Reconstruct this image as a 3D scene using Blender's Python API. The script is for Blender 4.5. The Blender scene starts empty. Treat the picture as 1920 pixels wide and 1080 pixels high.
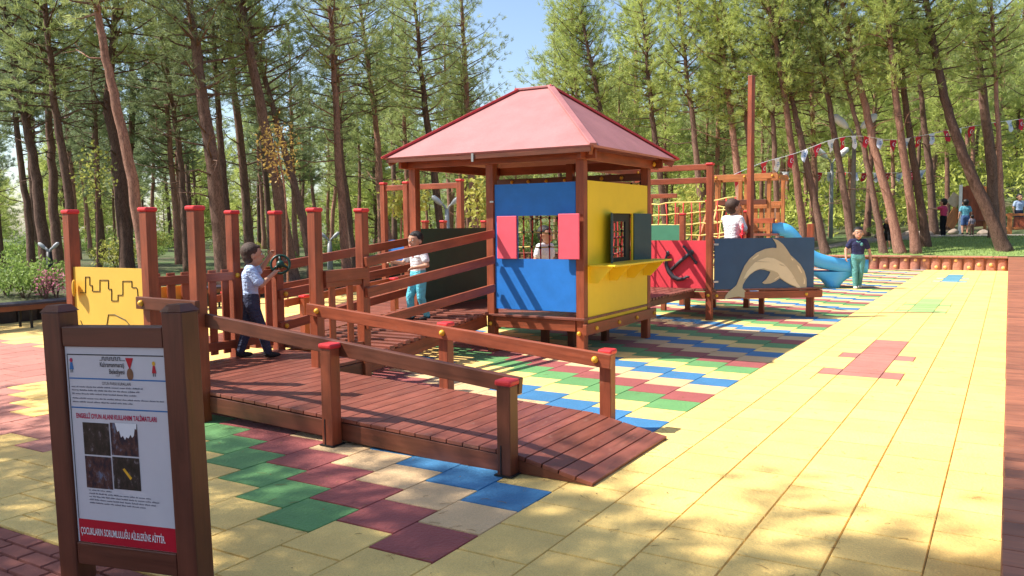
import bpy, bmesh, math, random
from mathutils import Vector, Matrix, noise
R = math.radians
rnd = random.Random(7)
scene = bpy.context.scene
col = scene.collection
# ------------------------------------------------------------------ camera
F = 1548.2
yaw, pitch, roll = -.5415, .0756, -.0109
CAM = Vector((2.28788, -3.04964, 1.58484))
fw = Vector((math.sin(yaw)*math.cos(pitch), math.cos(yaw)*math.cos(pitch), -math.sin(pitch)))
r0 = Vector((math.cos(yaw), -math.sin(yaw), 0)); u0 = r0.cross(fw)
rt = math.cos(roll)*r0 + math.sin(roll)*u0
up = -math.sin(roll)*r0 + math.cos(roll)*u0
cd = bpy.data.cameras.new('camera'); cam = bpy.data.objects.new('camera', cd); col.objects.link(cam)
cd.sensor_width = 36; cd.lens = F/1920*36; cd.clip_start = .05; cd.clip_end = 2000
M4 = Matrix((rt, up, -fw)).transposed().to_4x4(); M4.translation = CAM
cam.matrix_world = M4
scene.camera = cam
scene.render.resolution_x = 1024; scene.render.resolution_y = 576
def P(px, py, d):            # the place d metres ahead seen at that spot of the 1920x1080 photograph
    return CAM + d*(fw + rt*((px-960)/F) - up*((py-540)/F))
def onz(px, py, z):
    q = P(px, py, 1)-CAM
    return CAM + q*((z-CAM.z)/q.z)
# ------------------------------------------------------------------ materials
MATS = {}
def newmat(name):
    m = bpy.data.materials.new(name); m.use_nodes = True
    nt = m.node_tree; b = nt.nodes['Principled BSDF']
    MATS[name] = m
    return m, nt, b
def N(nt, t, **kw):
    n = nt.nodes.new(t)
    for k, v in kw.items():
        if k in n.inputs.keys(): n.inputs[k].default_value = v
        else: setattr(n, k, v)
    return n
def ramp(nt, fac, stops):
    n = nt.nodes.new('ShaderNodeValToRGB'); e = n.color_ramp.elements
    while len(e) < len(stops): e.new(.5)
    for i, (p, c) in enumerate(stops):
        e[i].position = p; e[i].color = (*c, 1)
    nt.links.new(fac, n.inputs[0]); return n.outputs[0]
def mul(c, k): return tuple(min(1, x*k) for x in c)
def paint(name, c, rough=.5, var=.12, scale=9, bump=.05, spec=.4, island=0.0, metallic=0, scuff=0, dirt=0):
    m, nt, b = newmat(name); L = nt.links.new
    tc = N(nt, 'ShaderNodeTexCoord')
    n1 = N(nt, 'ShaderNodeTexNoise', Scale=scale, Detail=6, Roughness=.65); L(tc.outputs['Object'], n1.inputs['Vector'])
    c1 = ramp(nt, n1.outputs['Fac'], [(.28, mul(c, 1-var)), (.72, mul(c, 1+var))])
    if island:
        g = N(nt, 'ShaderNodeNewGeometry')
        mr = N(nt, 'ShaderNodeMapRange'); mr.inputs[3].default_value = 1-island; mr.inputs[4].default_value = 1+island
        L(g.outputs['Random Per Island'], mr.inputs[0])
        mx = N(nt, 'ShaderNodeMix', data_type='RGBA', blend_type='MULTIPLY'); mx.inputs[0].default_value = 1
        L(c1, mx.inputs[6]); L(mr.outputs[0], mx.inputs[7]); c1 = mx.outputs[2]
    if scuff:
        mp = N(nt, 'ShaderNodeMapping'); mp.inputs['Scale'].default_value = (5, 5, 11); mp.inputs['Rotation'].default_value = (.4, .5, .6); L(tc.outputs['Object'], mp.inputs[0])
        n3 = N(nt, 'ShaderNodeTexNoise', Scale=2.2, Detail=12, Roughness=.85, Distortion=1.2); L(mp.outputs[0], n3.inputs['Vector'])
        f = ramp(nt, n3.outputs['Fac'], [(.60, (0, 0, 0)), (.68, (scuff,)*3)])
        mx = N(nt, 'ShaderNodeMix', data_type='RGBA'); L(f, mx.inputs[0]); L(c1, mx.inputs[6]); mx.inputs[7].default_value = (*[min(1, x*.6+.22) for x in c], 1); c1 = mx.outputs[2]
    if dirt:
        n4 = N(nt, 'ShaderNodeTexNoise', Scale=1.3, Detail=9, Roughness=.72); L(tc.outputs['Object'], n4.inputs['Vector'])
        n5 = N(nt, 'ShaderNodeTexNoise', Scale=140, Detail=2); L(tc.outputs['Object'], n5.inputs['Vector'])
        f = ramp(nt, n4.outputs['Fac'], [(.36, (1-dirt, 1-dirt*1.1, 1-dirt*1.2)), (.58, (1, 1, 1))]); g2 = ramp(nt, n5.outputs['Fac'], [(.3, (.78, .78, .78)), (.6, (1.0, 1.0, 1.0))])
        mx = N(nt, 'ShaderNodeMix', data_type='RGBA', blend_type='MULTIPLY'); mx.inputs[0].default_value = 1; L(c1, mx.inputs[6]); L(f, mx.inputs[7])
        mx2 = N(nt, 'ShaderNodeMix', data_type='RGBA', blend_type='MULTIPLY'); mx2.inputs[0].default_value = 1; L(mx.outputs[2], mx2.inputs[6]); L(g2, mx2.inputs[7]); c1 = mx2.outputs[2]
    L(c1, b.inputs['Base Color'])
    b.inputs['Roughness'].default_value = rough; b.inputs['Specular IOR Level'].default_value = spec
    b.inputs['Metallic'].default_value = metallic
    if dirt and 'rubber' in name: b.inputs['Sheen Weight'].default_value = .10; b.inputs['Sheen Roughness'].default_value = .45
    if bump:
        n2 = N(nt, 'ShaderNodeTexNoise', Scale=scale*14, Detail=4); L(tc.outputs['Object'], n2.inputs['Vector'])
        bp = N(nt, 'ShaderNodeBump', Strength=bump*3, Distance=.004); L(n2.outputs['Fac'], bp.inputs['Height'])
        L(bp.outputs[0], b.inputs['Normal'])
    return m
def wood(name, c, rough=.42, dark=.55, wear=.0):
    m, nt, b = newmat(name); L = nt.links.new
    uv = N(nt, 'ShaderNodeUVMap')
    mp = N(nt, 'ShaderNodeMapping'); mp.inputs['Scale'].default_value = (1.6, 26, 26); L(uv.outputs[0], mp.inputs[0])
    n1 = N(nt, 'ShaderNodeTexNoise', Scale=1.0, Detail=8, Roughness=.7, Distortion=.6); L(mp.outputs[0], n1.inputs['Vector'])
    c1 = ramp(nt, n1.outputs['Fac'], [(.25, mul(c, dark)), (.5, c), (.78, mul(c, 1.28))])
    mp2 = N(nt, 'ShaderNodeMapping'); mp2.inputs['Scale'].default_value = (3, 5, 5); L(uv.outputs[0], mp2.inputs[0])
    n2 = N(nt, 'ShaderNodeTexNoise', Scale=1.0, Detail=5); L(mp2.outputs[0], n2.inputs['Vector'])
    mr = N(nt, 'ShaderNodeMapRange'); mr.inputs[1].default_value = .3; mr.inputs[2].default_value = .7
    mr.inputs[3].default_value = .72; mr.inputs[4].default_value = 1.2; L(n2.outputs['Fac'], mr.inputs[0])
    mx = N(nt, 'ShaderNodeMix', data_type='RGBA', blend_type='MULTIPLY'); mx.inputs[0].default_value = 1
    L(c1, mx.inputs[6]); L(mr.outputs[0], mx.inputs[7])
    g = N(nt, 'ShaderNodeNewGeometry')
    mr2 = N(nt, 'ShaderNodeMapRange'); mr2.inputs[3].default_value = .8; mr2.inputs[4].default_value = 1.18; L(g.outputs['Random Per Island'], mr2.inputs[0])
    mx2 = N(nt, 'ShaderNodeMix', data_type='RGBA', blend_type='MULTIPLY'); mx2.inputs[0].default_value = 1
    L(mx.outputs[2], mx2.inputs[6]); L(mr2.outputs[0], mx2.inputs[7])
    cc = mx2.outputs[2]
    if wear:
        n3 = N(nt, 'ShaderNodeTexNoise', Scale=1.0, Detail=10, Roughness=.8)
        mp3 = N(nt, 'ShaderNodeMapping'); mp3.inputs['Scale'].default_value = (7, 16, 16); L(uv.outputs[0], mp3.inputs[0]); L(mp3.outputs[0], n3.inputs['Vector'])
        f = ramp(nt, n3.outputs['Fac'], [(.56, (0, 0, 0)), (.7, (wear,)*3)])
        mx3 = N(nt, 'ShaderNodeMix', data_type='RGBA'); L(f, mx3.inputs[0]); L(cc, mx3.inputs[6]); mx3.inputs[7].default_value = (.42, .27, .2, 1)
        cc = mx3.outputs[2]
    L(cc, b.inputs['Base Color'])
    rr = N(nt, 'ShaderNodeMapRange'); rr.inputs[3].default_value = rough-.12; rr.inputs[4].default_value = rough+.2; L(n1.outputs['Fac'], rr.inputs[0]); L(rr.outputs[0], b.inputs['Roughness'])
    bp = N(nt, 'ShaderNodeBump', Strength=.25, Distance=.004); L(n1.outputs['Fac'], bp.inputs['Height']); L(bp.outputs[0], b.inputs['Normal'])
    return m
W_POST = wood('stained wood', (.315, .07, .027), .42, .5, .22)
W_DARK = wood('dark stained wood', (.14, .038, .018), .4)
W_DECK = wood('deck wood', (.225, .066, .042), .36, .55, .5)
W_ORANGE = wood('orange wood', (.50, .17, .05), .45)
W_PATH = wood('boardwalk wood', (.32, .11, .055), .5, .6, .3)
YEL = paint('yellow panel paint', (.92, .64, .03), .45, .05, 3, scuff=.22)
YEL2 = paint('golden panel paint', (.84, .50, .08), .4, .05, 3, scuff=.22)
BLUE = paint('blue panel paint', (.02, .175, .56), .5, .12, 4, scuff=.22)
NAVY = paint('navy panel paint', (.035, .085, .17), .5, .1, 4, scuff=.22)
REDP = paint('red panel paint', (.72, .055, .075), .5, .08, 5, scuff=.22)
REDS = paint('red shutter paint', (.78, .10, .14), .55, .06, 12, scuff=.22)
CAPR = paint('red plastic cap', (.68, .035, .04), .4, .06, 6)
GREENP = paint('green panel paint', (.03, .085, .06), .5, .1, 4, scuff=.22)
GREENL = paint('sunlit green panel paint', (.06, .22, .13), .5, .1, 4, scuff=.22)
SLATE = paint('dark green shutter paint', (.035, .075, .085), .5, .1, 6)
ROOF = paint('faded red roof', (.47, .185, .178), .62, .09, 2.5, .15, scuff=.12, dirt=.12)
ROOFT = paint('red roof trim', (.58, .055, .06), .45, .1, 5)
BOLT = paint('yellow bolt cap', (.75, .40, .03), .4, .05, 6, 0)
STEEL = paint('galvanised steel', (.45, .45, .46), .35, .1, 20, 0, metallic=.8)
BLACK = paint('black plastic', (.012, .012, .014), .5, .1, 10)
WHITE = paint('white paint', (.78, .78, .80), .4, .03, 6, 0)
GREYM = paint('grey metal', (.28, .29, .30), .4, .1, 8)
SLIDE = paint('blue slide plastic', (.10, .48, .86), .35, .06, 3, 0)
ROPEY = paint('yellow rope', (.72, .55, .18), .8, .15, 60)
ROPER = paint('red rope', (.60, .06, .05), .8, .15, 60)
GWHEEL = paint('dark green plastic', (.01, .05, .035), .35, .1, 6, 0)
ANCH = paint('dark grey iron paint', (.045, .04, .048), .55, .25, 14, .2)
DOLB = paint('dolphin back paint', (.50, .41, .27), .5, .06, 6)
DOLL = paint('dolphin belly paint', (.76, .63, .42), .5, .05, 6)
REDTOY = paint('bright red plastic', (.75, .02, .03), .3, .08, 8, 0)
# rubber tiles
TY = paint('yellow rubber', (.95, .635, .195), .8, .08, 3.2, .6, .3, .09, dirt=.13)
TC = paint('cream rubber', (.74, .49, .25), .8, .08, 3.2, .6, .3, .09, dirt=.13)
TG = paint('green rubber', (.13, .32, .10), .8, .08, 3.2, .6, .3, .09, dirt=.13)
TR = paint('red rubber', (.35, .082, .072), .8, .08, 3.2, .6, .3, .09, dirt=.13)
TB = paint('blue rubber', (.045, .2, .40), .8, .08, 3.2, .6, .3, .09, dirt=.13)
MG = paint('glare-pale green rubber', (.34, .50, .17), .8, .08, 3.2, .6, .3, .09, dirt=.13)  # green tile copy with glare painted into its paler colour
MR = paint('glare-pale red rubber', (.50, .20, .15), .8, .08, 3.2, .6, .3, .09, dirt=.13)  # red tile copy, glare and sunlit tone put into the colour
MB_ = paint('glare-pale blue rubber', (.12, .33, .42), .8, .08, 3.2, .6, .3, .09, dirt=.13)  # blue tile copy, lightened to stand in for glare
GROOVE = paint('groove dirt', (.34, .22, .06), .95, .2, 3)
BRICK = paint('brick paver', (.34, .12, .09), .85, .12, 14, .5, .25, .14)
MORTAR = paint('paver joint sand', (.16, .09, .07), .95, .2, 10)
LOGR = paint('stump block', (.46, .20, .135), .8, .28, 16, .9, .25, .12)
LOGE = paint('log end yellow', (.78, .48, .17), .8, .12, 18)
STONE = paint('pale rock', (.30, .23, .18), .9, .25, 6, .8)
# skin, hair, cloth
SKIN = paint('skin', (.52, .27, .17), .55, .06, 14, 0)
HAIRB = paint('brown hair', (.06, .03, .018), .6, .3, 40, .3)
HAIRK = paint('black hair', (.012, .009, .008), .5, .3, 40, .3)
def cloth(n, c):
    m = paint(n, c, .85, .12, 20, 0, .15); nt = m.node_tree; tc = N(nt, 'ShaderNodeTexCoord'); mp = N(nt, 'ShaderNodeMapping'); mp.inputs['Scale'].default_value = (1, 1, 1.6); mp.inputs['Rotation'].default_value = (.3, .5, 0)
    nt.links.new(tc.outputs['Object'], mp.inputs[0]); n2 = N(nt, 'ShaderNodeTexNoise', Scale=13, Detail=3, Distortion=1.6); nt.links.new(mp.outputs[0], n2.inputs['Vector'])
    bp = N(nt, 'ShaderNodeBump', Strength=.85, Distance=.035); nt.links.new(n2.outputs['Fac'], bp.inputs['Height']); nt.links.new(bp.outputs[0], nt.nodes['Principled BSDF'].inputs['Normal']); return m
C_LBLUE = cloth('light blue cotton', (.46, .57, .80)); C_JEAN = cloth('dark jeans', (.045, .05, .085)); C_WHITE = cloth('white cotton', (.74, .73, .74))
C_TURQ = cloth('turquoise cotton', (.13, .50, .62)); C_NAVY = cloth('navy cotton', (.035, .035, .085)); C_TEAL = cloth('teal cotton', (.12, .32, .29))
C_PINK = cloth('crimson cotton', (.60, .06, .14)); C_BLACK = cloth('black cotton', (.012, .012, .014)); C_AQUA = cloth('aqua cotton', (.12, .36, .45))
C_BROWN = cloth('brown cotton', (.22, .13, .09)); C_GREY = cloth('grey check cotton', (.25, .22, .25)); SHOE = cloth('dark shoe', (.03, .028, .03)); SHOEW = cloth('pale shoe', (.7, .6, .58))
C_DENIM = cloth('blue denim', (.08, .14, .3))
# ground, bark, leaves
def ground_mat():
    m, nt, b = newmat('forest floor'); L = nt.links.new
    tc = N(nt, 'ShaderNodeTexCoord')
    n1 = N(nt, 'ShaderNodeTexNoise', Scale=.35, Detail=8, Roughness=.7); L(tc.outputs['Object'], n1.inputs['Vector'])
    n2 = N(nt, 'ShaderNodeTexNoise', Scale=9, Detail=8, Roughness=.8); L(tc.outputs['Object'], n2.inputs['Vector'])
    a = ramp(nt, n1.outputs['Fac'], [(.35, (.10, .075, .04)), (.5, (.09, .105, .035)), (.65, (.085, .15, .035))])
    mr = N(nt, 'ShaderNodeMapRange'); mr.inputs[1].default_value = .25; mr.inputs[2].default_value = .75; mr.inputs[3].default_value = .55; mr.inputs[4].default_value = 1.4; L(n2.outputs['Fac'], mr.inputs[0])
    mx = N(nt, 'ShaderNodeMix', data_type='RGBA', blend_type='MULTIPLY'); mx.inputs[0].default_value = 1
    L(a, mx.inputs[6]); L(mr.outputs[0], mx.inputs[7]); L(mx.outputs[2], b.inputs['Base Color'])
    b.inputs['Roughness'].default_value = .95
    bp = N(nt, 'ShaderNodeBump', Strength=.9, Distance=.06); L(n2.outputs['Fac'], bp.inputs['Height']); L(bp.outputs[0], b.inputs['Normal'])
    return m
FLOOR = ground_mat()
LAWN = paint('lawn', (.20, .28, .075), .95, .35, 5, .9)
GRASSB = paint('grass blade', (.26, .34, .10), .8, .2, 3, 0, .2, .35)
PATH = paint('gravel path', (.26, .215, .18), .95, .2, 5, .8)
def bark_mat(name, c):
    m, nt, b = newmat(name); L = nt.links.new
    tc = N(nt, 'ShaderNodeTexCoord')
    mp = N(nt, 'ShaderNodeMapping'); mp.inputs['Scale'].default_value = (14, 14, 3.2); L(tc.outputs['Object'], mp.inputs[0])
    n1 = N(nt, 'ShaderNodeTexNoise', Scale=1, Detail=8, Roughness=.75, Distortion=.5); L(mp.outputs[0], n1.inputs['Vector'])
    v = N(nt, 'ShaderNodeTexVoronoi', Scale=2.4, feature='DISTANCE_TO_EDGE'); L(mp.outputs[0], v.inputs['Vector'])
    a = ramp(nt, n1.outputs['Fac'], [(.3, mul(c, .5)), (.55, c), (.75, mul(c, 1.5))])
    e = ramp(nt, v.outputs['Distance'], [(0, (.6, .57, .55)), (.12, (1, 1, 1))])
    mx = N(nt, 'ShaderNodeMix', data_type='RGBA', blend_type='MULTIPLY'); mx.inputs[0].default_value = 1; L(a, mx.inputs[6]); L(e, mx.inputs[7])
    oi = N(nt, 'ShaderNodeObjectInfo'); mr = N(nt, 'ShaderNodeMapRange'); mr.inputs[3].default_value = .7; mr.inputs[4].default_value = 1.3; L(oi.outputs['Random'], mr.inputs[0])
    m2 = N(nt, 'ShaderNodeMix', data_type='RGBA', blend_type='MULTIPLY'); m2.inputs[0].default_value = 1; L(mx.outputs[2], m2.inputs[6]); L(mr.outputs[0], m2.inputs[7])
    L(m2.outputs[2], b.inputs['Base Color']); b.inputs['Roughness'].default_value = .95; b.inputs['Specular IOR Level'].default_value = .2
    bp = N(nt, 'ShaderNodeBump', Strength=1, Distance=.03); L(n1.outputs['Fac'], bp.inputs['Height']); L(bp.outputs[0], b.inputs['Normal'])
    return m
BARK = bark_mat('pine bark', (.20, .118, .088)); BARKR = bark_mat('reddish pine bark', (.36, .19, .135))
def leaf_mat(name, a, bcol, trans=.45):
    m, nt, b = newmat(name); L = nt.links.new
    g = N(nt, 'ShaderNodeNewGeometry'); oi = N(nt, 'ShaderNodeObjectInfo'); tc = N(nt, 'ShaderNodeTexCoord')
    n1 = N(nt, 'ShaderNodeTexNoise', Scale=.9, Detail=3); L(tc.outputs['Object'], n1.inputs['Vector'])
    ad = N(nt, 'ShaderNodeMath', operation='ADD'); L(g.outputs['Random Per Island'], ad.inputs[0]); L(n1.outputs['Fac'], ad.inputs[1])
    ad2 = N(nt, 'ShaderNodeMath', operation='MULTIPLY_ADD'); L(oi.outputs['Random'], ad2.inputs[0]); ad2.inputs[1].default_value = .7; L(ad.outputs[0], ad2.inputs[2])
    dv = N(nt, 'ShaderNodeMath', operation='DIVIDE'); L(ad2.outputs[0], dv.inputs[0]); dv.inputs[1].default_value = 2.2
    c = ramp(nt, dv.outputs[0], [(.18, a), (.85, bcol)])
    L(c, b.inputs['Base Color']); b.inputs['Roughness'].default_value = .55; b.inputs['Specular IOR Level'].default_value = .3
    t = N(nt, 'ShaderNodeBsdfTranslucent'); L(c, t.inputs[0]); ms = N(nt, 'ShaderNodeMixShader'); ms.inputs[0].default_value = trans
    L(b.outputs[0], ms.inputs[1]); L(t.outputs[0], ms.inputs[2]); L(ms.outputs[0], nt.nodes['Material Output'].inputs[0])
    return m
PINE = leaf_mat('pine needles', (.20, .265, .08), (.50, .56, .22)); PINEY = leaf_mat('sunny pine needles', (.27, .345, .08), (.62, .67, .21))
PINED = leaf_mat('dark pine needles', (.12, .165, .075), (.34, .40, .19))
LEAFY = leaf_mat('yellow green leaves', (.22, .27, .05), (.5, .48, .12)); LEAFO = leaf_mat('orange leaves', (.42, .2, .05), (.55, .4, .12)); LEAFG = leaf_mat('bush leaves', (.10, .18, .035), (.30, .40, .10)); LEAFP = leaf_mat('pink petals', (.5, .12, .2), (.75, .3, .4))
# ------------------------------------------------------------------ mesh builder
class MB:
    def __init__(s): s.v = []; s.f = []; s.uv = []; s.mi = []; s.cur = 0
    def add(s, vs, fs, uvs=None):
        o = len(s.v); s.v += [Vector(v) for v in vs]
        for k, f in enumerate(fs):
            s.f.append([i+o for i in f]); s.mi.append(s.cur)
            s.uv.append(uvs[k] if uvs else [(vs[i][0]*1.0, vs[i][2]+vs[i][1]*.7) for i in f])
    def bar(s, p0, p1, w, h, upv=(0, 0, 1)):     # a beam from p0 to p1: w across, h along upv
        p0, p1 = Vector(p0), Vector(p1); d = (p1-p0); L = d.length; d.normalize()
        u = Vector(upv); u = u-d*u.dot(d)
        if u.length < 1e-4: u = Vector((0, 1, 0))-d*d.y
        u.normalize(); a = d.cross(u)
        vs = []; 
        for p in (p0, p1):
            for (i, j) in ((-1, -1), (1, -1), (1, 1), (-1, 1)): vs.append(p+a*(i*w/2)+u*(j*h/2))
        fs = [(0, 1, 5, 4), (1, 2, 6, 5), (2, 3, 7, 6), (3, 0, 4, 7), (3, 2, 1, 0), (4, 5, 6, 7)]
        ou, ov = rnd.random()*40, rnd.random()*40
        uvs = []
        for k, f in enumerate(fs):
            q = []
            for i in f:
                l = vs[i]-p0; x = l.dot(d); y = l.dot(a); z = l.dot(u)
                q.append((x+ou, (y if k in (0, 2) else z)+ov+k*.37) if k < 4 else (y*.3+ou, z+ov))
            uvs.append(q)
        s.add(vs, fs, uvs); return s
    def box(s, c, sx, sy, sz):
        c = Vector(c); m = max(sx, sy, sz)
        if m == sz: s.bar(c-Vector((0, 0, sz/2)), c+Vector((0, 0, sz/2)), sx, sy, (0, 1, 0))
        elif m == sx: s.bar(c-Vector((sx/2, 0, 0)), c+Vector((sx/2, 0, 0)), sy, sz)
        else: s.bar(c-Vector((0, sy/2, 0)), c+Vector((0, sy/2, 0)), sx, sz)
        return s
    def tube(s, pts, rad, n=8, cap=True):
        pts = [Vector(p) for p in pts]; rs = rad if isinstance(rad, (list, tuple)) else [rad]*len(pts)
        vs = []; fs = []; uvs = []; prev = None; ln = 0
        off = rnd.random()*30
        lens = [0]
        for i in range(1, len(pts)): lens.append(lens[-1]+(pts[i]-pts[i-1]).length)
        for i, p in enumerate(pts):
            d = (pts[min(i+1, len(pts)-1)]-pts[max(i-1, 0)]).normalized()
            if prev is None:
                a = d.orthogonal().normalized()
            else:
                a = (prev-d*prev.dot(d)).normalized()
            prev = a; b = d.cross(a)
            for k in range(n):
                t = 2*math.pi*k/n; vs.append(p+(a*math.cos(t)+b*math.sin(t))*rs[i])
        for i in range(len(pts)-1):
            for k in range(n):
                k2 = (k+1) % n
                fs.append((i*n+k, i*n+k2, (i+1)*n+k2, (i+1)*n+k))
                uvs.append([(lens[i]+off, k/n*.4), (lens[i]+off, (k+1)/n*.4), (lens[i+1]+off, (k+1)/n*.4), (lens[i+1]+off, k/n*.4)])
        if cap:
            fs.append(tuple(range(n))[::-1]); uvs.append([(0, 0)]*n)
            fs.append(tuple((len(pts)-1)*n+k for k in range(n))); uvs.append([(0, 0)]*n)
        s.add(vs, fs, uvs); return s
    def ball(s, c, r, n=10, m=7, rz=None):
        c = Vector(c); r = Vector((r, r, r)) if not hasattr(r, '__len__') else Vector(r)
        vs = [c+Vector((0, 0, r.z))]; fs = []
        for i in range(1, m):
            t = math.pi*i/m
            for k in range(n):
                q = 2*math.pi*k/n; vs.append(c+Vector((r.x*math.sin(t)*math.cos(q), r.y*math.sin(t)*math.sin(q), r.z*math.cos(t))))
        vs.append(c-Vector((0, 0, r.z))); e = len(vs)-1
        for k in range(n):
            k2 = (k+1) % n; fs.append((0, 1+k, 1+k2)); fs.append((e, 1+(m-2)*n+k2, 1+(m-2)*n+k))
            for i in range(m-2): fs.append((1+i*n+k, 1+(i+1)*n+k, 1+(i+1)*n+k2, 1+i*n+k2))
        s.add(vs, fs); return s
    def prism(s, poly, o, ax, ay, depth):        # polygon in the plane o + x*ax + y*ay, thickened along the normal
        o, ax, ay = Vector(o), Vector(ax), Vector(ay); n = ax.cross(ay).normalized()*depth; k = len(poly)
        vs = [o+ax*x+ay*y for x, y in poly]+[o+ax*x+ay*y+n for x, y in poly]
        fs = [tuple(range(k))[::-1], tuple(range(k, 2*k))]+[(i, (i+1) % k, (i+1) % k+k, i+k) for i in range(k)]
        s.add(vs, fs); return s
    def quad(s, a, b, c, d): s.add([a, b, c, d], [(0, 1, 2, 3)]); return s
    def build(s, name, mat, parent=None, bevel=0, smooth=False, tri=False, recalc=False):
        off = Vector(parent_origin(parent)) if parent else Vector((0, 0, 0))
        me = bpy.data.meshes.new(name); me.from_pydata([v-off for v in s.v], [], s.f)
        mats = mat if isinstance(mat, (list, tuple)) else [mat]
        for m in mats: me.materials.append(m)
        uv = me.uv_layers.new(name='UVMap')
        flat = [c for q in s.uv for p in q for c in p]
        uv.data.foreach_set('uv', flat)
        if len(mats) > 1: me.polygons.foreach_set('material_index', s.mi)
        if smooth: me.polygons.foreach_set('use_smooth', [True]*len(me.polygons))
        if recalc:
            bm = bmesh.new(); bm.from_mesh(me); bmesh.ops.recalc_face_normals(bm, faces=bm.faces); bm.to_mesh(me); bm.free()
        o = bpy.data.objects.new(name, me); col.objects.link(o)
        if parent: o.parent = parent
        if bevel:
            b = o.modifiers.new('bevel', 'BEVEL'); b.width = bevel; b.segments = 2; b.limit_method = 'ANGLE'; b.angle_limit = R(40)
        return o
ORG = {}
def parent_origin(p):
    while p.parent: p = p.parent
    return ORG.get(p.name, p.location)
def tag(o, label=None, cat=None, group=None, kind=None):
    if label: o['label'] = label
    if cat: o['category'] = cat
    if group: o['group'] = group
    if kind: o['kind'] = kind
    return o
def thing(name, loc, label, cat, group=None):
    o = bpy.data.objects.new(name, None); col.objects.link(o); o.location = loc; o.empty_display_size = .2
    ORG[o.name] = Vector(loc)
    return tag(o, label, cat, group)
def post(parent, x, y, z0, z1, w=.095, mat=None, cap=CAPR, name='post', ang=0):
    m = MB(); ca, sa = math.cos(ang), math.sin(ang)
    m.bar((x, y, z0), (x, y, z1-(.05 if cap else 0)), w, w, (-sa, ca, 0)); o = m.build(name, mat or W_POST, parent, .006)
    if cap:
        c = MB(); c.bar((x, y, z1-.052), (x, y, z1-.012), w+.022, w+.022, (-sa, ca, 0)); c.build('post_cap', cap, o, .014)
    return o
def bolt(parent, c, d, r=.022):
    c = Vector(c); d = Vector(d).normalized(); m = MB(); m.tube([c, c+d*.012, c+d*.024, c+d*.03], [r*1.25, r*1.2, r*.8, r*.25], 10)
    return m.build('bolt_cover', BOLT, parent, smooth=True)
def rail(parent, p0, p1, h=.11, w=.045, mat=None, bolts=None, name='rail', bd=(0, -1, 0)):
    m = MB(); m.bar(p0, p1, w, h); o = m.build(name, mat or W_POST, parent, .006)
    for b in (bolts or []):
        c = Vector(p0).lerp(Vector(p1), b); bolt(o, c+Vector(bd)*w/2, bd)
    return o
# ------------------------------------------------------------------ terrain
def sst(a, b, x):
    t = max(0, min(1, (x-a)/(b-a))); return t*t*(3-2*t)
def H(x, y):
    inside = -12.7 < x < 2.5 and -8 < y < 27.2
    if inside: return -.03
    d = max(y-27.2, 0); right = sst(-6, -1.5, x)
    h = .25
    if y > 27.2: h = .25+(.17*right)+min(d, 4.5)*.13*right+max(0, min(d, 40)*.05*(1-right))
    if x >= 2.5: h = .39 if y < 27.2 else h
    if x < -12.7: h = .1+.25*sst(0, 6, -12.7-x)
    s = y+.45*x
    e = max(0, s-39); h += e*e/(e+18)*.27
    h += .25*noise.noise(Vector((x*.12, y*.12, 3)))*sst(0, 6, max(d, -12.7-x, 0))
    return h
tm = MB()
xs = [-160+i*4 for i in range(36)]+[-16, -14, -12.75, -12.65, -8, -4, -1, 2.45, 2.52, 3.2, 5, 8]+[12+i*4 for i in range(28)]
ys = [-60, -40, -25, -16, -10, -8.05, -7.95, -4, 0, 5, 10, 15, 20, 24, 27.1, 27.3, 28, 29, 30, 31, 32, 33.5, 35, 37, 39]+[42+i*3.5 for i in range(38)]
xs = sorted(set(x for x in xs if x <= -16 or x > -16))
tv = [(x, y, H(x, y)) for y in ys for x in xs]; nx = len(xs)
tm.add(tv, [(j*nx+i, j*nx+i+1, (j+1)*nx+i+1, (j+1)*nx+i) for j in range(len(ys)-1) for i in range(nx-1)])
tag(tm.build('terrain', FLOOR, smooth=True), kind='structure')
def strip(name, mat, cols, dz):       # a sheet that follows the terrain, dz above it
    m = MB(); n = len(cols[0]); vs = [(x, y, H(x, y)+dz) for c in cols for (x, y) in c]
    m.add(vs, [(i*n+j, (i+1)*n+j, (i+1)*n+j+1, i*n+j+1) for i in range(len(cols)-1) for j in range(n-1)])
    return tag(m.build(name, mat, smooth=True, recalc=True), kind='structure')
lawn_y0 = 27.3
def path_y(x): return 31.2+(x+1)*.55
strip('lawn', LAWN, [[(x, lawn_y0+(path_y(x)-.2-lawn_y0)*j/10) for j in range(11)] for x in [-6+i*.5 for i in range(30)]], .02)
strip('gravel_path', PATH, [[(x, path_y(x)-.25+2.0*j/4) for j in range(5)] for x in [-9+i*.5 for i in range(40)]], .03)
gb = MB()
for i in range(26000):
    x = rnd.uniform(-6, 8); y = rnd.uniform(lawn_y0+.03, path_y(x)+.1); z = H(x, y)+.01; a = rnd.uniform(0, 6.28); h = rnd.uniform(.03, .085); w = .011
    dx, dy = math.cos(a)*w, math.sin(a)*w
    gb.add([(x-dx, y-dy, z), (x+dx, y+dy, z), (x+rnd.uniform(-.03, .03), y+rnd.uniform(-.03, .03), z+h)], [(0, 1, 2)])
tag(gb.build('grass', GRASSB), 'short green lawn grass on the bank above the stump wall', 'grass', kind='stuff')
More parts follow.
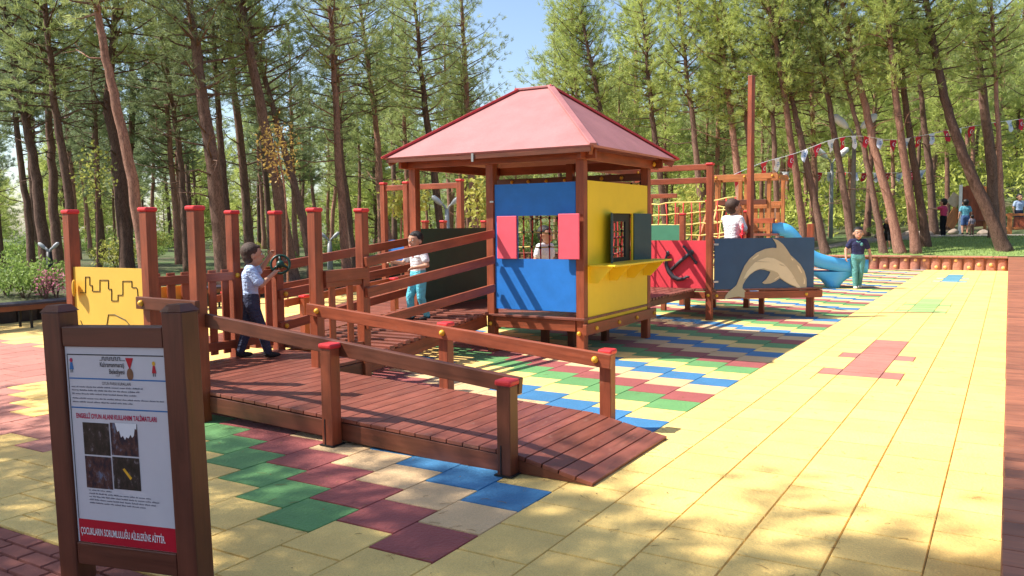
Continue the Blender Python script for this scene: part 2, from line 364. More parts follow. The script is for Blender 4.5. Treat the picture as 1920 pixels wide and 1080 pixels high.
# ------------------------------------------------------------------ rubber tiles
S = .4
tiles = MB()
base = MB(); base.quad((-12.6, -.75, -.014), (2.37, -.75, -.014), (2.37, 27, -.014), (-12.6, 27, -.014))
tag(base.build('play_surface_base', GROOVE), kind='structure')
def tcol(k, y0, X):           # column k covers X from -k-1 to -k (tile units); y0 = where the tile starts
    j = round(y0-k/2)
    if k < 0: return 0
    if y0 < (-.3 if k < 8 else .45): return 0
    if k < 6 and y0 < -.1: return 0
    if 12 <= k <= 15 and j == -4: return 0
    if k >= 12: return 7 if y0 < 7.6 else 0
    if k >= 8 and j <= -4: return 7
    if j < -3 and k < 8: return 0
    return {0: 2, 1: 3, 2: 1, 3: 4, 4: 0}[(j+1) % 5]
def hop(x0, x1, y0, y1):      # the three marks on the yellow strip
    xm, ym = (x0+x1)/2, (y0+y1)/2
    for (b, c) in ((14.9, 7), (32.2, 6), (52.9, 8)):
        yy = ym-b
        if 2 <= xm <= 3 and 0 <= yy <= 7.4+(.9 if c == 8 else 0): return c
        if 1.45 <= xm <= 3.55 and (0 <= yy <= 1 or 3.1 <= yy <= 4.1): return c
    return 0
GAP = .0024
def tile(x0, x1, y0, y1, c):
    if x1-x0 < .03 or y1-y0 < .03: return
    tiles.cur = c; g = GAP; dz = rnd.uniform(-.0012, .0012); b = .004
    X0, X1, Y0, Y1 = x0+.0017, x1-.0017, y0+.0036, y1-.0036
    vs = [(X0, Y0, -.012), (X1, Y0, -.012), (X1, Y1, -.012), (X0, Y1, -.012), (X0+b, Y0+b, dz), (X1-b, Y0+b, dz), (X1-b, Y1-b, dz), (X0+b, Y1-b, dz)]
    tiles.add(vs, [(4, 5, 6, 7), (0, 1, 5, 4), (1, 2, 6, 5), (2, 3, 7, 6), (3, 0, 4, 7)])
for k in range(-6, 32):
    off = (k/2) % 1
    for j in range(-21, 69):
        y0 = j+off; X0, X1 = -k-1, -k
        ya, yb = y0*S, (y0+1)*S
        ya = max(ya, -.75)
        xa, xb = X0*S, min(X1*S, 2.37)
        xa = max(xa, -12.5); ya = max(ya, -8); yb = min(yb, 27)
        if ya >= yb or xa >= xb: continue
        if k >= 0: tile(xa, xb, ya, yb, tcol(k, y0, X0)); continue
        # walkway: cut out the hopscotch-like marks
        if k in (-2, -3, -4) and 4 < y0 < 64:
            cutsx = sorted({xa, xb, *[q*S for q in (1.5, 2, 3, 3.5) if xa < q*S < xb]})
            cy = {ya, yb}
            for b in (14.9, 32.2, 52.9):
                for q in (0, 1, 3.1, 4.1, 7.4, 8.3):
                    if ya < (b+q)*S < yb: cy.add((b+q)*S)
            cy = sorted(cy)
            cs = [[hop(cutsx[i]/S, cutsx[i+1]/S, cy[n]/S, cy[n+1]/S) for n in range(len(cy)-1)] for i in range(len(cutsx)-1)]
            if any(any(r) for r in cs):
                for i in range(len(cutsx)-1):
                    for n in range(len(cy)-1): tile(cutsx[i], cutsx[i+1], cy[n], cy[n+1], cs[i][n])
                continue
        tile(xa, xb, ya, yb, 0)
tag(tiles.build('play_surface', [TY, TC, TG, TR, TB, TY, MG, MR, MB_]), kind='structure')
NEEDLE = paint('dry needle', (.30, .17, .06), .9, .2, 5)
# fallen pine needles lying on the tiles
nd = MB()
for i in range(330):
    x = rnd.uniform(-3, 2.3); y = rnd.uniform(-.6, 9) if rnd.random() < .6 else rnd.uniform(-.6, 3); a = rnd.uniform(0, 6.28)
    for a2 in (a, a+rnd.uniform(.1, .35)):
        l = rnd.uniform(.03, .085); p = Vector((x, y, .003)); nd.tube([p, p+Vector((math.cos(a2)*l*.5, math.sin(a2)*l*.5, .002)), p+Vector((math.cos(a2+.08)*l, math.sin(a2+.08)*l, 0))], .0007, 3)
for i in range(160):
    p = Vector((rnd.uniform(-3, 2.3), rnd.uniform(-.6, 7), .003)); a = rnd.uniform(0, 6.28); sz = rnd.uniform(.006, .016); nd.add([p, p+Vector((math.cos(a)*sz, math.sin(a)*sz, .004)), p+Vector((math.cos(a+1)*sz, math.sin(a+1)*sz, .001))], [(0, 1, 2)])
tag(nd.build('fallen_needles', NEEDLE), 'dry pine needles scattered over the yellow tiles', 'needles', kind='stuff')
# brick pavers at the near left
bp = MB(); bs = MB(); bs.quad((-14, -8, -.016), (2.37, -8, -.016), (2.37, -.75, -.016), (-14, -.75, -.016))
tag(bs.build('brick_path_base', MORTAR), kind='structure')
bw, bl = .1, .2
for i in range(60):
    y1 = -.755-i*bw*1.02
    if y1 < -4: break
    for j in range(76):
        x0 = -12.5+j*bl*1.02+(.1 if i % 2 else 0)
        if x0+bl > 2.37: continue
        g = .004; dz = rnd.uniform(-.002, .002)
        vs = [(x0+g, y1-bw+g, -.014), (x0+bl-g, y1-bw+g, -.014), (x0+bl-g, y1-g, -.014), (x0+g, y1-g, -.014)]
        vs += [(x0+g+.004, y1-bw+g+.004, dz), (x0+bl-g-.004, y1-bw+g+.004, dz), (x0+bl-g-.004, y1-g-.004, dz), (x0+g+.004, y1-g-.004, dz)]
        bp.add(vs, [(4, 5, 6, 7), (0, 1, 5, 4), (1, 2, 6, 5), (2, 3, 7, 6), (3, 0, 4, 7)])
tag(bp.build('brick_path', BRICK), kind='structure')
# boardwalk along the right edge
dk = MB(); y = -4.0
while y < 27.2:
    dk.bar((2.30+rnd.uniform(-.003, .003), y+.078, .415), (6.5, y+.078, .415), .152, .03); y += .158
tag(dk.build('boardwalk', W_PATH, bevel=.004), kind='structure')
sk = MB(); y = -4.0
while y < 27.0:
    l = rnd.uniform(.2, .34); sk.box((2.34+rnd.uniform(-.01, .006), y+l/2, .195), .07, l-.012, .40); y += l
tag(sk.build('boardwalk_edge', LOGR, bevel=.02), kind='structure')
def onY(px, py, Y):
    q = P(px, py, 1)-CAM
    return CAM+q*((Y-CAM.y)/q.y)
def onX(px, py, X):
    q = P(px, py, 1)-CAM
    return CAM+q*((X-CAM.x)/q.x)
def net(parent, c00, c10, c01, c11, nu, nv, mu, mv, r=.011, name='rope_net', knots=None, sag=.02):
    c00, c10, c01, c11 = map(Vector, (c00, c10, c01, c11)); f = lambda u, v: (c00*(1-u)+c10*u)*(1-v)+(c01*(1-u)+c11*u)*v
    m = MB(); jit = lambda: Vector((rnd.uniform(-1, 1), rnd.uniform(-1, 1), rnd.uniform(-1, 1)))*r*1.2
    g = [[f(i/nu, j/nv)+jit()-Vector((0, 0, sag*math.sin(math.pi*i/nu))) for j in range(nv+1)] for i in range(nu+1)]
    for i in range(nu+1): m.tube(g[i], r, 6)
    o = m.build(name, mu, parent, smooth=True)
    m2 = MB()
    for j in range(nv+1): m2.tube([g[i][j] for i in range(nu+1)], r, 6)
    o2 = m2.build(name, mv, parent, smooth=True)
    if knots:
        k = MB()
        for i in range(nu+1):
            for j in range(nv+1): k.ball(g[i][j], r*2.1, 6, 5)
        k.build('net_knots', knots, o2, smooth=True)
def planks_x(m, x0, x1, y0, y1, z, w=.12, gap=.012, th=.03):      # boards laid along Y, side by side in X
    x = x0
    while x < x1-.02:
        ww = min(w, x1-x); m.bar((x+ww/2, y0+rnd.uniform(-.004, .004), z-th/2), (x+ww/2, y1+rnd.uniform(-.004, .004), z-th/2), ww, th); x += ww+gap
# ------------------------------------------------------------------ the near ramp
t = thing('wooden_ramp', (-1.6, 2.05, 0), 'long low brown ramp with red capped posts running down to the yellow tiles', 'ramp')
dz = lambda x: .252+(x+3.3)*(.135-.252)/(2.88) if x < -.42 else .135-(x+.42)*(.135-.016)/.62
m = MB(); x = -3.29
while x < .19:
    w = .125 if x < -.44 else .112
    xe = min(x+w, .20) if x > -.44 else min(x+w, -.425)
    if xe-x < .03: x = xe+.006; continue
    n = Vector((-(dz(xe)-dz(x)), 0, xe-x)).normalized(); z = (dz(x)+dz(xe))/2; th = .028
    m.bar(Vector(((x+xe)/2, 1.40, z))-n*th/2, Vector(((x+xe)/2, 2.67, z))-n*th/2, xe-x, th, n); x = xe+.007
m.build('deck', W_DECK, t, .003)
for y in (1.425, 2.645):
    m = MB(); m.bar((-3.3, y, .252-.03-.075), (-.45, y, .135-.03-.065), .045, .13); o = m.build('side_beam', W_DARK, t, .005)
    m = MB(); m.prism([(-.44, 0.004), (.17, 0.004), (-.44, .105)], (0, y+.022, 0), (1, 0, 0), (0, 0, 1), .045); m.build('ramp_cheek', W_DARK, t, recalc=True)
for x, h in ((-1.9, .765), (-.40, .632)):
    o = post(t, x, 1.345, .0, h, .1, W_DARK if x > -1 else W_POST)
    b = MB(); b.box((x-.02, 1.293, .1), .008, .004, .2); b.box((x, 1.345, .009), .13, .13, .008); b.build('foot_bracket', BLACK, o)
for x, h in ((-1.85, .775), (-.33, .645)): post(t, x, 2.715, .0, h, .095)
rail(t, (-3.40, 1.425, .845), (-.345, 1.425, .565), .108, .05, W_DARK, name='handrail')
rail(t, (-3.40, 2.64, .815), (-.262, 2.64, .548), .112, .05, W_POST, (.045, .505, .96), name='handrail')
# ------------------------------------------------------------------ platform at the head of the ramp
t = thing('play_platform', (-4.0, 2.4, 0), 'brown play platform with tall red capped posts and a yellow panel behind the sign', 'play platform')
m = MB(); planks_x(m, -4.62, -3.30, 1.42, 3.40, .25); m.build('deck', W_DECK, t, .003)
for y in (1.44, 3.38):
    m = MB(); m.bar((-4.6, y, .15), (-3.32, y, .15), .045, .13); m.build('floor_beam', W_DARK, t, .005)
m = MB(); m.bar((-3.325, 1.47, .15), (-3.325, 3.35, .15), .04, .13); m.build('floor_beam', W_DARK, t, .005)
PO = dict(A=(-3.365, 1.385), B=(-3.985, 1.39), C=(-5.11, 1.39), D=(-3.37, 2.73), E=(-3.32, 3.34), F=(-4.61, 3.40), G=(-4.62, 2.82))
po = {}
for k, (x, y) in PO.items(): po[k] = post(t, x, y, 0, 1.785, .098)
rail(t, (-4.06, 1.315, .965), (-3.29, 1.315, .955), .105, .045, W_DARK, (.1, .86))
rail(t, (-4.02, 2.0, 1.06), (-3.33, 2.0, 1.06), .09, .045, W_DARK) if False else None
# picket fence on the far left side of the deck
def pickets(parent, p0, p1, n, z0, z1, wid=.085, mat=W_POST):
    p0, p1 = Vector((*p0, 0)), Vector((*p1, 0)); d = (p1-p0).normalized(); m = MB()
    for i in range(n):
        q = p0.lerp(p1, (i+.5)/n); m.bar(q+Vector((0, 0, z0)), q+Vector((0, 0, z1)), wid, .025, d.cross(Vector((0, 0, 1))))
    a = d.cross(Vector((0, 0, 1)))*.035
    o = m.build('picket_panel', mat, parent, .004)
    for z in (z1-.07, z0+.09):
        r = MB(); r.bar(p0+a+Vector((0, 0, z)), p1+a+Vector((0, 0, z)), .04, .085); r.build('picket_rail', mat, o, .004)
    return o
pickets(t, (-4.62, 1.5), (-4.62, 2.78), 8, .30, 1.165)
pickets(t, (-4.62, 2.86), (-4.62, 3.36), 3, .30, 1.165)
o = pickets(t, (-3.35, 2.79), (-3.34, 3.29), 2, .30, 1.12, .075)
rail(t, (-3.31, 2.78, 1.115), (-3.27, 3.34, 1.125), .115, .045, W_POST)
bolt(t, (-4.575, 2.82, 1.1), (1, 0, 0))
# yellow panel with a carved step line
m = MB(); m.prism([(-5.06, .42), (-4.03, .42), (-4.03, 1.25), (-5.06, 1.25)], (0, 1.385, 0), (1, 0, 0), (0, 0, 1), .022); yp = m.build('play_panel', YEL2, t, recalc=True); tag(yp, 'bright golden yellow panel with a carved step line')
def q1(px, py): p = onY(px, py, 1.36); return Vector((p.x, 1.36, p.z))
ln = [(150, 549), (160, 549), (160, 519), (168, 519), (168, 535), (173, 535), (173, 546), (187, 546), (187, 525), (203, 525), (203, 542), (209, 542), (209, 564), (221, 564), (221, 553), (230, 553), (230, 527), (247, 527), (247, 539), (255, 539), (257, 541), (259, 561), (264, 561)]
m = MB()
for a, b in zip(ln[:-1], ln[1:]): m.bar(q1(*a), q1(*b), .0045, .005, (0, -1, 0))
m.build('carved_line', BLACK, yp)
for cv in ([(200, 610), (203, 590), (215, 590), (235, 600), (250, 618), (253, 625)], [(151, 601), (158, 618)], [(262, 615), (256, 624)]):
    m = MB(); m.tube([q1(*p) for p in cv], .0032, 6); m.build('carved_line', BLACK, yp)
m = MB()
for k in range(6):
    a = k*.32-.6; c = q1(146, 541); m.ball(c+Vector((math.sin(a)*.035, -.02-.008*k, math.cos(a)*.01)), (.018, .012, .075), 8, 6)
m.build('spinner', BOLT, yp, smooth=True)
m = MB(); m.box((-4.70, 2.1, .72), .02, .75, .62); o = m.build('play_panel', YEL2, t); 
# steering wheel on the far post
wc = Vector((-4.50, 3.35, 1.19)); m = MB(); ax = Vector((.62, -.75, .25)).normalized(); a = ax.orthogonal().normalized(); b = ax.cross(a)
ring = [wc+(a*math.cos(k*math.pi/12)+b*math.sin(k*math.pi/12))*.10 for k in range(25)]
m.tube(ring, .014, 8, False)
for k in (0, 8, 16): m.tube([wc, ring[k]], [.02, .012], 6)
m.ball(wc, .045, 10, 7); m.tube([wc, wc-ax*.13], .022, 8); m.build('steering_wheel', GWHEEL, t, smooth=True)
# ------------------------------------------------------------------ sloping plank bridge up to the hut
t = thing('plank_bridge', (-3.95, 4.5, 0), 'sloping bridge of spaced brown slats with three rails each side leading up to the hut', 'bridge')
m = MB(); n = 17
for i in range(n):
    y = 3.47+i*.1315; z = .275+(y-3.4)*.1
    m.bar((-4.58, y, z), (-3.27+rnd.uniform(-.01, .01), y, z), .085, .04)
m.build('slats', W_DECK, t, .004)
for x in (-3.35, -4.52):
    m = MB(); m.bar((x, 3.40, .16), (x, 5.66, .395), .06, .15); m.build('side_beam', W_POST, t, .005)
for z0, z1 in ((1.235, 1.485), (.925, 1.165), (.60, .81)):
    rail(t, (-3.245, 3.30, z0), (-3.20, 5.64, z1), .10, .045)
for z0, z1 in ((1.165, 1.405), (.855, 1.065), (.50, .76)):
    rail(t, (-4.545, 3.36, z0), (-4.42, 5.66, z1), .10, .045, None, (.03, .97), bd=(1, 0, 0))
# ------------------------------------------------------------------ the hut
t = thing('play_hut', (-3.2, 6.7, 0), 'play hut with faded red hip roof, blue front, red shutters and yellow side', 'play hut')
XL, XM, XR, YF, YB = -4.475, -3.27, -2.02, 5.72, 7.72
for x, y in ((XL, YF), (XM, YF), (XR, YF), (XR, YB), (-3.18, YB), (XL, YB)):
    post(t, x, y, 0, 2.46, .105, W_POST, None)
m = MB(); y = 5.63
while y < 7.72:
    m.bar((-4.5, y+.06, .47), (-1.95, y+.06, .47), .118, .028); y += .124
m.build('floor_deck', W_DECK, t, .003)
for p0, p1 in (((-3.2, 5.68, .385), (-2.08, 5.68, .385)), ((-4.45, 7.75, .385), (-2.08, 7.75, .385))):
    m = MB(); m.bar(p0, p1, .05, .13); m.build('floor_beam', W_POST, t, .005)
rail(t, (-1.94, 5.62, .35), (-1.94, 7.86, .35), .13, .05, W_POST, (.12, .42, .68, .96), 'floor_beam', (1, 0, 0))
bolt(t, (-2.03, 5.66, .30), (0, -1, 0)); bolt(t, (-3.27, 5.66, .36), (0, -1, 0))
for x, y in ((-2.95, 6.5), (-2.55, 6.5), (-2.4, 7.2)):
    m = MB(); m.bar((x, y, 0), (x, y, .44), .09, .09, (0, 1, 0)); m.build('floor_leg', W_DARK, t, .005)
# front wall
m = MB()
for x0, x1, z0, z1 in ((-3.205, -2.085, 1.70, 2.09), (-3.205, -2.085, .55, 1.175), (-3.205, -2.88, 1.175, 1.70), (-2.25, -2.085, 1.175, 1.70)):
    m.box(((x0+x1)/2, 5.70, (z0+z1)/2), x1-x0, .022, z1-z0)
fw_ = m.build('front_wall', BLUE, t)
def slab(x0, x1, z0, z1, y, th, name, mat, par):
    m = MB(); m.box(((x0+x1)/2, y, (z0+z1)/2), x1-x0, th, z1-z0); return m.build(name, mat, par, .006)
slab(-3.15, -2.87, 1.175, 1.70, 5.655, .025, 'shutter', REDS, fw_); slab(-2.275, -2.0, 1.18, 1.715, 5.62, .025, 'shutter', REDS, fw_)
for x, z in ((-3.235, 1.88), (-3.235, 1.165), (-3.235, .78)):
    m = MB(); m.box((x, 5.665, z), .05, .012, .022); m.build('hinge', STEEL, fw_)
# right wall with window and counter
m = MB()
for y0, y1, z0, z1 in ((5.785, 7.66, 1.725, 2.105), (5.785, 7.66, .41, 1.075), (5.785, 6.48, 1.075, 1.725), (7.13, 7.66, 1.075, 1.725)):
    m.box((-1.985, (y0+y1)/2, (z0+z1)/2), .022, y1-y0, z1-z0)
rw = m.build('side_wall', YEL, t)
m = MB()
for y0, y1, z0, z1 in ((6.48, 7.13, 1.62, 1.725), (6.48, 7.13, 1.075, 1.16), (6.48, 6.55, 1.16, 1.62), (6.98, 7.13, 1.16, 1.62)):
    m.box((-2.02, (y0+y1)/2, (z0+z1)/2), .03, y1-y0, z1-z0)
m.build('window_frame', BLACK, rw)
def sh(y, ang, w, name='shutter'):
    m = MB(); d = Vector((math.sin(ang), math.cos(ang), 0)); p = Vector((-1.968, y, 1.40)); c = p+d*w/2
    m.bar(c-Vector((0, 0, .325)), c+Vector((0, 0, .325)), .022, w, d); o = m.build(name, SLATE, rw, .004)
sh(6.48, R(158), .30); sh(7.16, R(13), .40)
m = MB(); m.box((-1.80, 6.72, 1.10), .36, 1.88, .022); m.build('counter', YEL, rw, .004)
for y in (5.86, 6.42, 6.98, 7.54):
    m = MB(); m.prism([(0, 0), (.29, 0), (.10, -.20), (0, -.20)], (-1.972, y, 1.088), (1, 0, 0), (0, 0, 1), .022); m.build('counter_bracket', YEL, rw, recalc=True)
# left wall, back net
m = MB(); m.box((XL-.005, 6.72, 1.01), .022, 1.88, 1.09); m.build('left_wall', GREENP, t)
bolt(t, (-4.42, 5.70, 1.47), (.5, -1, 0), .03)
bb = rail(t, (-4.42, 7.70, 2.23), (-2.08, 7.70, 2.23), .10, .05, W_DARK, (.12, .24, .37, .50, .62, .75, .88), 'top_beam')
net(t, (-4.4, 7.72, .62), (-2.1, 7.72, .62), (-4.4, 7.72, 2.14), (-2.1, 7.72, 2.14), 16, 7, ROPER, ROPEY, .011, 'rope_net', BLACK)
# roof
E = dict(x0=-4.70, x1=-1.71, y0=5.37, y1=8.08, z=2.475); RA, RB = Vector((-3.46, 6.72, 3.40)), Vector((-2.96, 6.72, 3.40))
e00, e10, e11, e01 = Vector((E['x0'], E['y0'], E['z'])), Vector((E['x1'], E['y0'], E['z'])), Vector((E['x1'], E['y1'], E['z'])), Vector((E['x0'], E['y1'], E['z']))
m = MB(); dn = Vector((0, 0, -.028))
for poly in ((e00, e10, RB, RA), (e10, e11, RB), (e11, e01, RA, RB), (e01, e00, RA)):
    k = len(poly); n = (poly[1]-poly[0]).cross(poly[2]-poly[0]).normalized()*-.028
    m.add(list(poly)+[p+n for p in poly], [tuple(range(k)), tuple(range(k, 2*k))[::-1]]+[(i+k, (i+1) % k+k, (i+1) % k, i) for i in range(k)])
rf = m.build('roof', ROOF, t)
for a, b in ((e00, RA), (e10, RB), (e11, RB), (e01, RA)):
    d = (b-a).normalized(); m = MB(); m.bar(a-d*.03+Vector((0, 0, .014)), b+d*.02+Vector((0, 0, .014)), .085, .03, (0, 0, 1)); m.build('hip_trim', ROOFT if a is not e10 else ROOF, rf, .006)
m = MB(); m.bar(RA+Vector((-.04, 0, .012)), RB+Vector((.04, 0, .012)), .07, .03); m.build('hip_trim', ROOF, rf, .006)
for a, b in ((e00, RA), (e10, RB), (e11, RB), (e01, RA)):
    m = MB(); d = (b-a).normalized(); m.bar(a+d*.06-Vector((0, 0, .085)), b-Vector((0, 0, .085)), .045, .11); m.build('rafter', W_POST, rf, .004)
for p0, p1 in (((-4.62, 5.655, 2.40), (-1.80, 5.655, 2.40)), ((-4.62, 7.785, 2.40), (-1.80, 7.785, 2.40)), ((-1.945, 5.50, 2.395), (-1.945, 7.95, 2.395)), ((-4.54, 5.50, 2.395), (-4.54, 7.95, 2.395))):
    m = MB(); m.bar(p0, p1, .045, .115); m.build('eave_beam', W_POST, t, .004)
m = MB(); m.bar((-3.5, 5.38, 2.42), (-1.74, 5.38, 2.425), .02, .05); m.build('fascia', W_DARK, t)
m = MB(); m.bar((-4.66, 5.38, 2.43), (-3.5, 5.38, 2.42), .02, .04); m.build('fascia', W_DARK, t)
m = MB(); m.box((-3.31, 5.36, 2.41), .03, .01, .10); m.build('gutter_clip', STEEL, t)
bolt(t, (-1.92, 7.75, 2.40), (1, 0, 0), .03)
# beams joining the hut and the ship
t = thing('net_bridge', (-3.15, 8.95, 0), 'rope and beam crossing between the back of the hut and the ship', 'net bridge')
for z in (2.42, 2.2):
    rail(t, (-3.13, 7.78, z), (-3.13, 10.14, z+.03), .10, .045, W_POST, (.04, .97), bd=(1, 0, 0))
net(t, (-3.2, 7.8, .62), (-3.2, 10.12, .62), (-3.2, 7.8, 1.95), (-3.2, 10.12, 1.95), 14, 5, ROPER, ROPER, .011, 'rope_net', BLACK, .05)
m = MB(); y = 7.85
while y < 10.1: m.bar((-3.2, y, .5), (-2.1, y, .5), .09, .035); y += .13
m.build('slats', W_DECK, t, .003)
for x in (-3.1, -2.15):
    m = MB(); m.bar((x, 7.8, .43), (x, 10.12, .43), .05, .09); m.build('side_beam', W_DARK, t)
# ------------------------------------------------------------------ the ship
t = thing('play_ship', (-1.9, 11.3, 0), 'pointed wooden play ship with tall mast, red anchor wall and blue dolphin panel', 'play ship')
for x, y, z1, cap in ((-1.9, 10.2, 2.575, CAPR), (-3.147, 10.2, 2.575, CAPR), (-3.15, 12.45, 1.8, CAPR), (-1.9, 12.45, 1.83, CAPR), (-.55, 11.36, 1.56, None)):
    post(t, x, y, 0, z1, .1, W_POST, cap)
m = MB(); m.bar((-1.55, 11.33, .45), (-1.55, 11.33, 4.09), .088, .088, (.4, 1, 0)); m.build('mast', W_POST, t, .006)
m = MB(); poly = [(-3.2, 10.17), (-1.86, 10.17), (-.34, 11.33), (-1.86, 12.5), (-3.2, 12.5)]
m.prism(poly, (0, 0, .47), (1, 0, 0), (0, 1, 0), .03); m.build('deck', W_DECK, t, .004, recalc=True)
rail(t, (-3.1, 10.15, .405), (-1.95, 10.15, .405), .115, .045, W_POST, None, 'floor_beam')
rail(t, (-1.87, 10.20, .40), (-.36, 11.31, .40), .12, .045, W_POST, (.045, .86), 'floor_beam', (.6, -.8, 0))
rail(t, (-1.87, 12.47, .40), (-.36, 11.37, .40), .12, .045, W_POST, None, 'floor_beam')
bolt(t, (-1.9, 10.14, .41), (0, -1, 0))
for x, y in ((-1.38, 11.5), (-.52, 11.36), (-2.75, 11.6), (-2.45, 12.2), (-3.1, 11.3)):
    m = MB(); m.bar((x, y, 0), (x, y, .45), .085, .085, (0, 1, 0)); m.build('deck_leg', W_POST, t, .005)
m = MB(); m.box((-2.525, 10.19, .91), 1.15, .022, .79); rwl = m.build('anchor_wall', REDP, t)
for z in (2.5, 2.285): rail(t, (-3.1, 10.2, z), (-1.95, 10.2, z), .095, .045)
# anchor
def an(px, py, y=10.15): p = onY(1210+px*.1481, 440+py*.1481, 10.15); return Vector((p.x, y, p.z))
m = MB(); m.tube([an(330, 445), an(440, 340), an(560, 240)], [.026, .03, .03], 8); m.tube([an(485, 145), an(560, 240), an(645, 365)], [.02, .026, .02], 8)
m.ball(an(585, 225), (.045, .03, .045), 10, 7); m.ball(an(640, 355), .03, 8, 6); m.ball(an(485, 150), .024, 8, 6)
m.tube([an(283, 215), an(262, 300), an(265, 390), an(300, 470), an(350, 535), an(415, 565), an(480, 560), an(550, 530)], [.012, .026, .032, .04, .042, .036, .028, .01], 8)
m.ball(an(285, 240), (.035, .02, .05), 8, 6); m.ball(an(530, 535), (.045, .02, .022), 8, 6)
m.build('anchor', ANCH, rwl, smooth=True)
# dolphin panel along the bow
B0, B1 = Vector((-1.83, 10.215, 0)), Vector((-.485, 11.30, 0)); bu = (B1-B0).normalized(); BL = (B1-B0).length; bn = Vector((bu.y, -bu.x, 0))
m = MB(); m.prism([(0, .505), (BL, .505), (BL, 1.335), (0, 1.335)], B0, bu, (0, 0, 1), .02); dp = m.build('dolphin_panel', NAVY, t, recalc=True)
def dl(pts):
    o = []
    for x, y in pts:
        u = (x-110)/1180; top = 175-25*u; bot = 700-35*u; o.append((u*BL, .505+(bot-y)/(bot-top)*.83))
    return o
def flat(name, pts, off, mat, th=.012):
    m = MB(); m.prism(dl(pts), B0+bn*(off+.010), bu, (0, 0, 1), th); return m.build(name, mat, dp, recalc=True)
body = [(225, 805), (240, 765), (270, 725), (320, 690), (365, 655), (385, 610), (420, 530), (460, 450), (520, 375), (600, 315), (700, 275), (790, 262), (835, 265), (835, 235), (815, 200), (785, 165), (850, 185), (910, 225), (955, 275), (1000, 335), (1060, 380), (1120, 430), (1170, 500), (1195, 570), (1200, 640), (1195, 690), (1222, 760), (1205, 772), (1160, 745), (1110, 695), (1070, 665), (1000, 640), (930, 605), (880, 575), (830, 605), (770, 630), (700, 637), (668, 625), (720, 585), (750, 540), (765, 510), (700, 490), (640, 485), (580, 505), (520, 545), (470, 600), (440, 650), (435, 685), (470, 710), (500, 760), (508, 800), (470, 780), (430, 778), (395, 770), (350, 775), (290, 785)]
flat('dolphin', body, .012, DOLB)
flat('dolphin_belly', [(445, 585), (480, 520), (530, 460), (580, 415), (640, 385), (720, 363), (800, 370), (860, 395), (920, 425), (960, 460), (1010, 510), (1050, 565), (1075, 610), (1130, 670), (1195, 755), (1160, 738), (1110, 688), (1070, 658), (1000, 632), (930, 598), (880, 565), (850, 520), (800, 500), (740, 488), (680, 474), (600, 490), (530, 530), (480, 575)], .0155, DOLL, .012)
for pts in ([(555, 410), (640, 402), (770, 410), (650, 412)], [(860, 425), (900, 435), (948, 455), (890, 445)], [(1035, 570), (1055, 572), (1045, 580)]): flat('dolphin_mark', pts, .0185, DOLB, .012)
for pts in ([(545, 380), (620, 330), (622, 345), (560, 385)], [(1010, 362), (1035, 380), (1030, 395), (1012, 380)], [(1075, 432), (1110, 455), (1145, 520), (1130, 515), (1095, 470)], [(1160, 555), (1180, 600), (1178, 632), (1160, 630), (1168, 600)], [(810, 590), (865, 555), (878, 558), (820, 592)]): flat('dolphin_mark', pts, .0155, DOLL, .012)
for z in (1.24, .63):
    m = MB(); m.bar(B0+bn*.03-bu*.02+Vector((0, 0, z)), B0+bn*.03+bu*.06+Vector((0, 0, z)), .012, .03); m.build('hinge', STEEL, dp)
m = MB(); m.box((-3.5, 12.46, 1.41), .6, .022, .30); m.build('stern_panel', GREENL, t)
rail(t, (-3.8, 12.45, 1.2), (-1.95, 12.45, 1.2), .09, .045)
rail(t, (-1.86, 12.45, 1.62), (-1.3, 12.0, 1.62), .09, .045)
wc = Vector((-1.62, 11.12, 1.38)); m = MB()
rg = [wc+Vector((math.cos(k*math.pi/8)*.03, math.cos(k*math.pi/8)*-.12, math.sin(k*math.pi/8)*.15)) for k in range(17)]
m.tube(rg, .022, 8, False)
for k in range(0, 16, 4): m.tube([wc, wc+(rg[k]-wc)*1.3], .018, 6)
m.ball(wc, .05, 8, 6); m.build('ship_wheel', REDTOY, t, smooth=True)
# ------------------------------------------------------------------ the notice board
su = Vector((.98205, .18863, 0)); sn = Vector((.18863, -.98205, 0))
SB = Vector((-1.298, -.939, 0))
sign = thing('notice_board', SB, 'dark brown wooden notice board with white rules poster standing in the left foreground', 'notice board')
ORG[sign.name] = Vector((0, 0, 0))          # built in its own frame: x along the board, -y to the reader
def sp(s, z, off=0): return Vector((s, -off, z))
for s in (-.005, .665):
    m = MB(); m.bar((s, 0, 0), (s, 0, 1.225), .104, .104, (0, 1, 0)); o = m.build('post', W_DARK, sign, .006)
    c = MB(); c.add([(s-.056, -.056, 1.2255), (s+.056, -.056, 1.2255), (s+.056, .056, 1.2255), (s-.056, .056, 1.2255), (s-.034, -.034, 1.255), (s+.034, -.034, 1.255), (s+.034, .034, 1.255), (s-.034, .034, 1.255)],
                    [(0, 1, 5, 4), (1, 2, 6, 5), (2, 3, 7, 6), (3, 0, 4, 7), (4, 5, 6, 7)]); c.build('post_cap', BLACK if False else W_DARK, o)
for z, h in ((1.118, .088), (.145, .10)):
    m = MB(); m.bar((.052, -.008, z), (.608, -.008, z), .08, h); m.build('crossbar', W_DARK, sign, .005)
POSTER = paint('glossy poster', (.62, .60, .63), .25, .04, 3, 0); SRED = paint('poster red', (.50, .012, .03), .3, .05, 4, 0)
SINK = paint('poster black ink', (.03, .03, .035), .4, .05, 9, 0); SBLU = paint('poster blue line', (.03, .16, .42), .4, .05, 9, 0); SCRIM = paint('poster crimson ink', (.48, .02, .08), .4, .05, 9, 0)
SGREY = paint('poster grey ink', (.16, .16, .2), .5, .05, 9, 0); SMED = paint('poster medal bronze', (.22, .10, .05), .4, .3, 30, 0)
m = MB(); m.box((.33, -.03, .632), .556, .012, .884); po_ = m.build('poster', POSTER, sign)
PY = -.0375
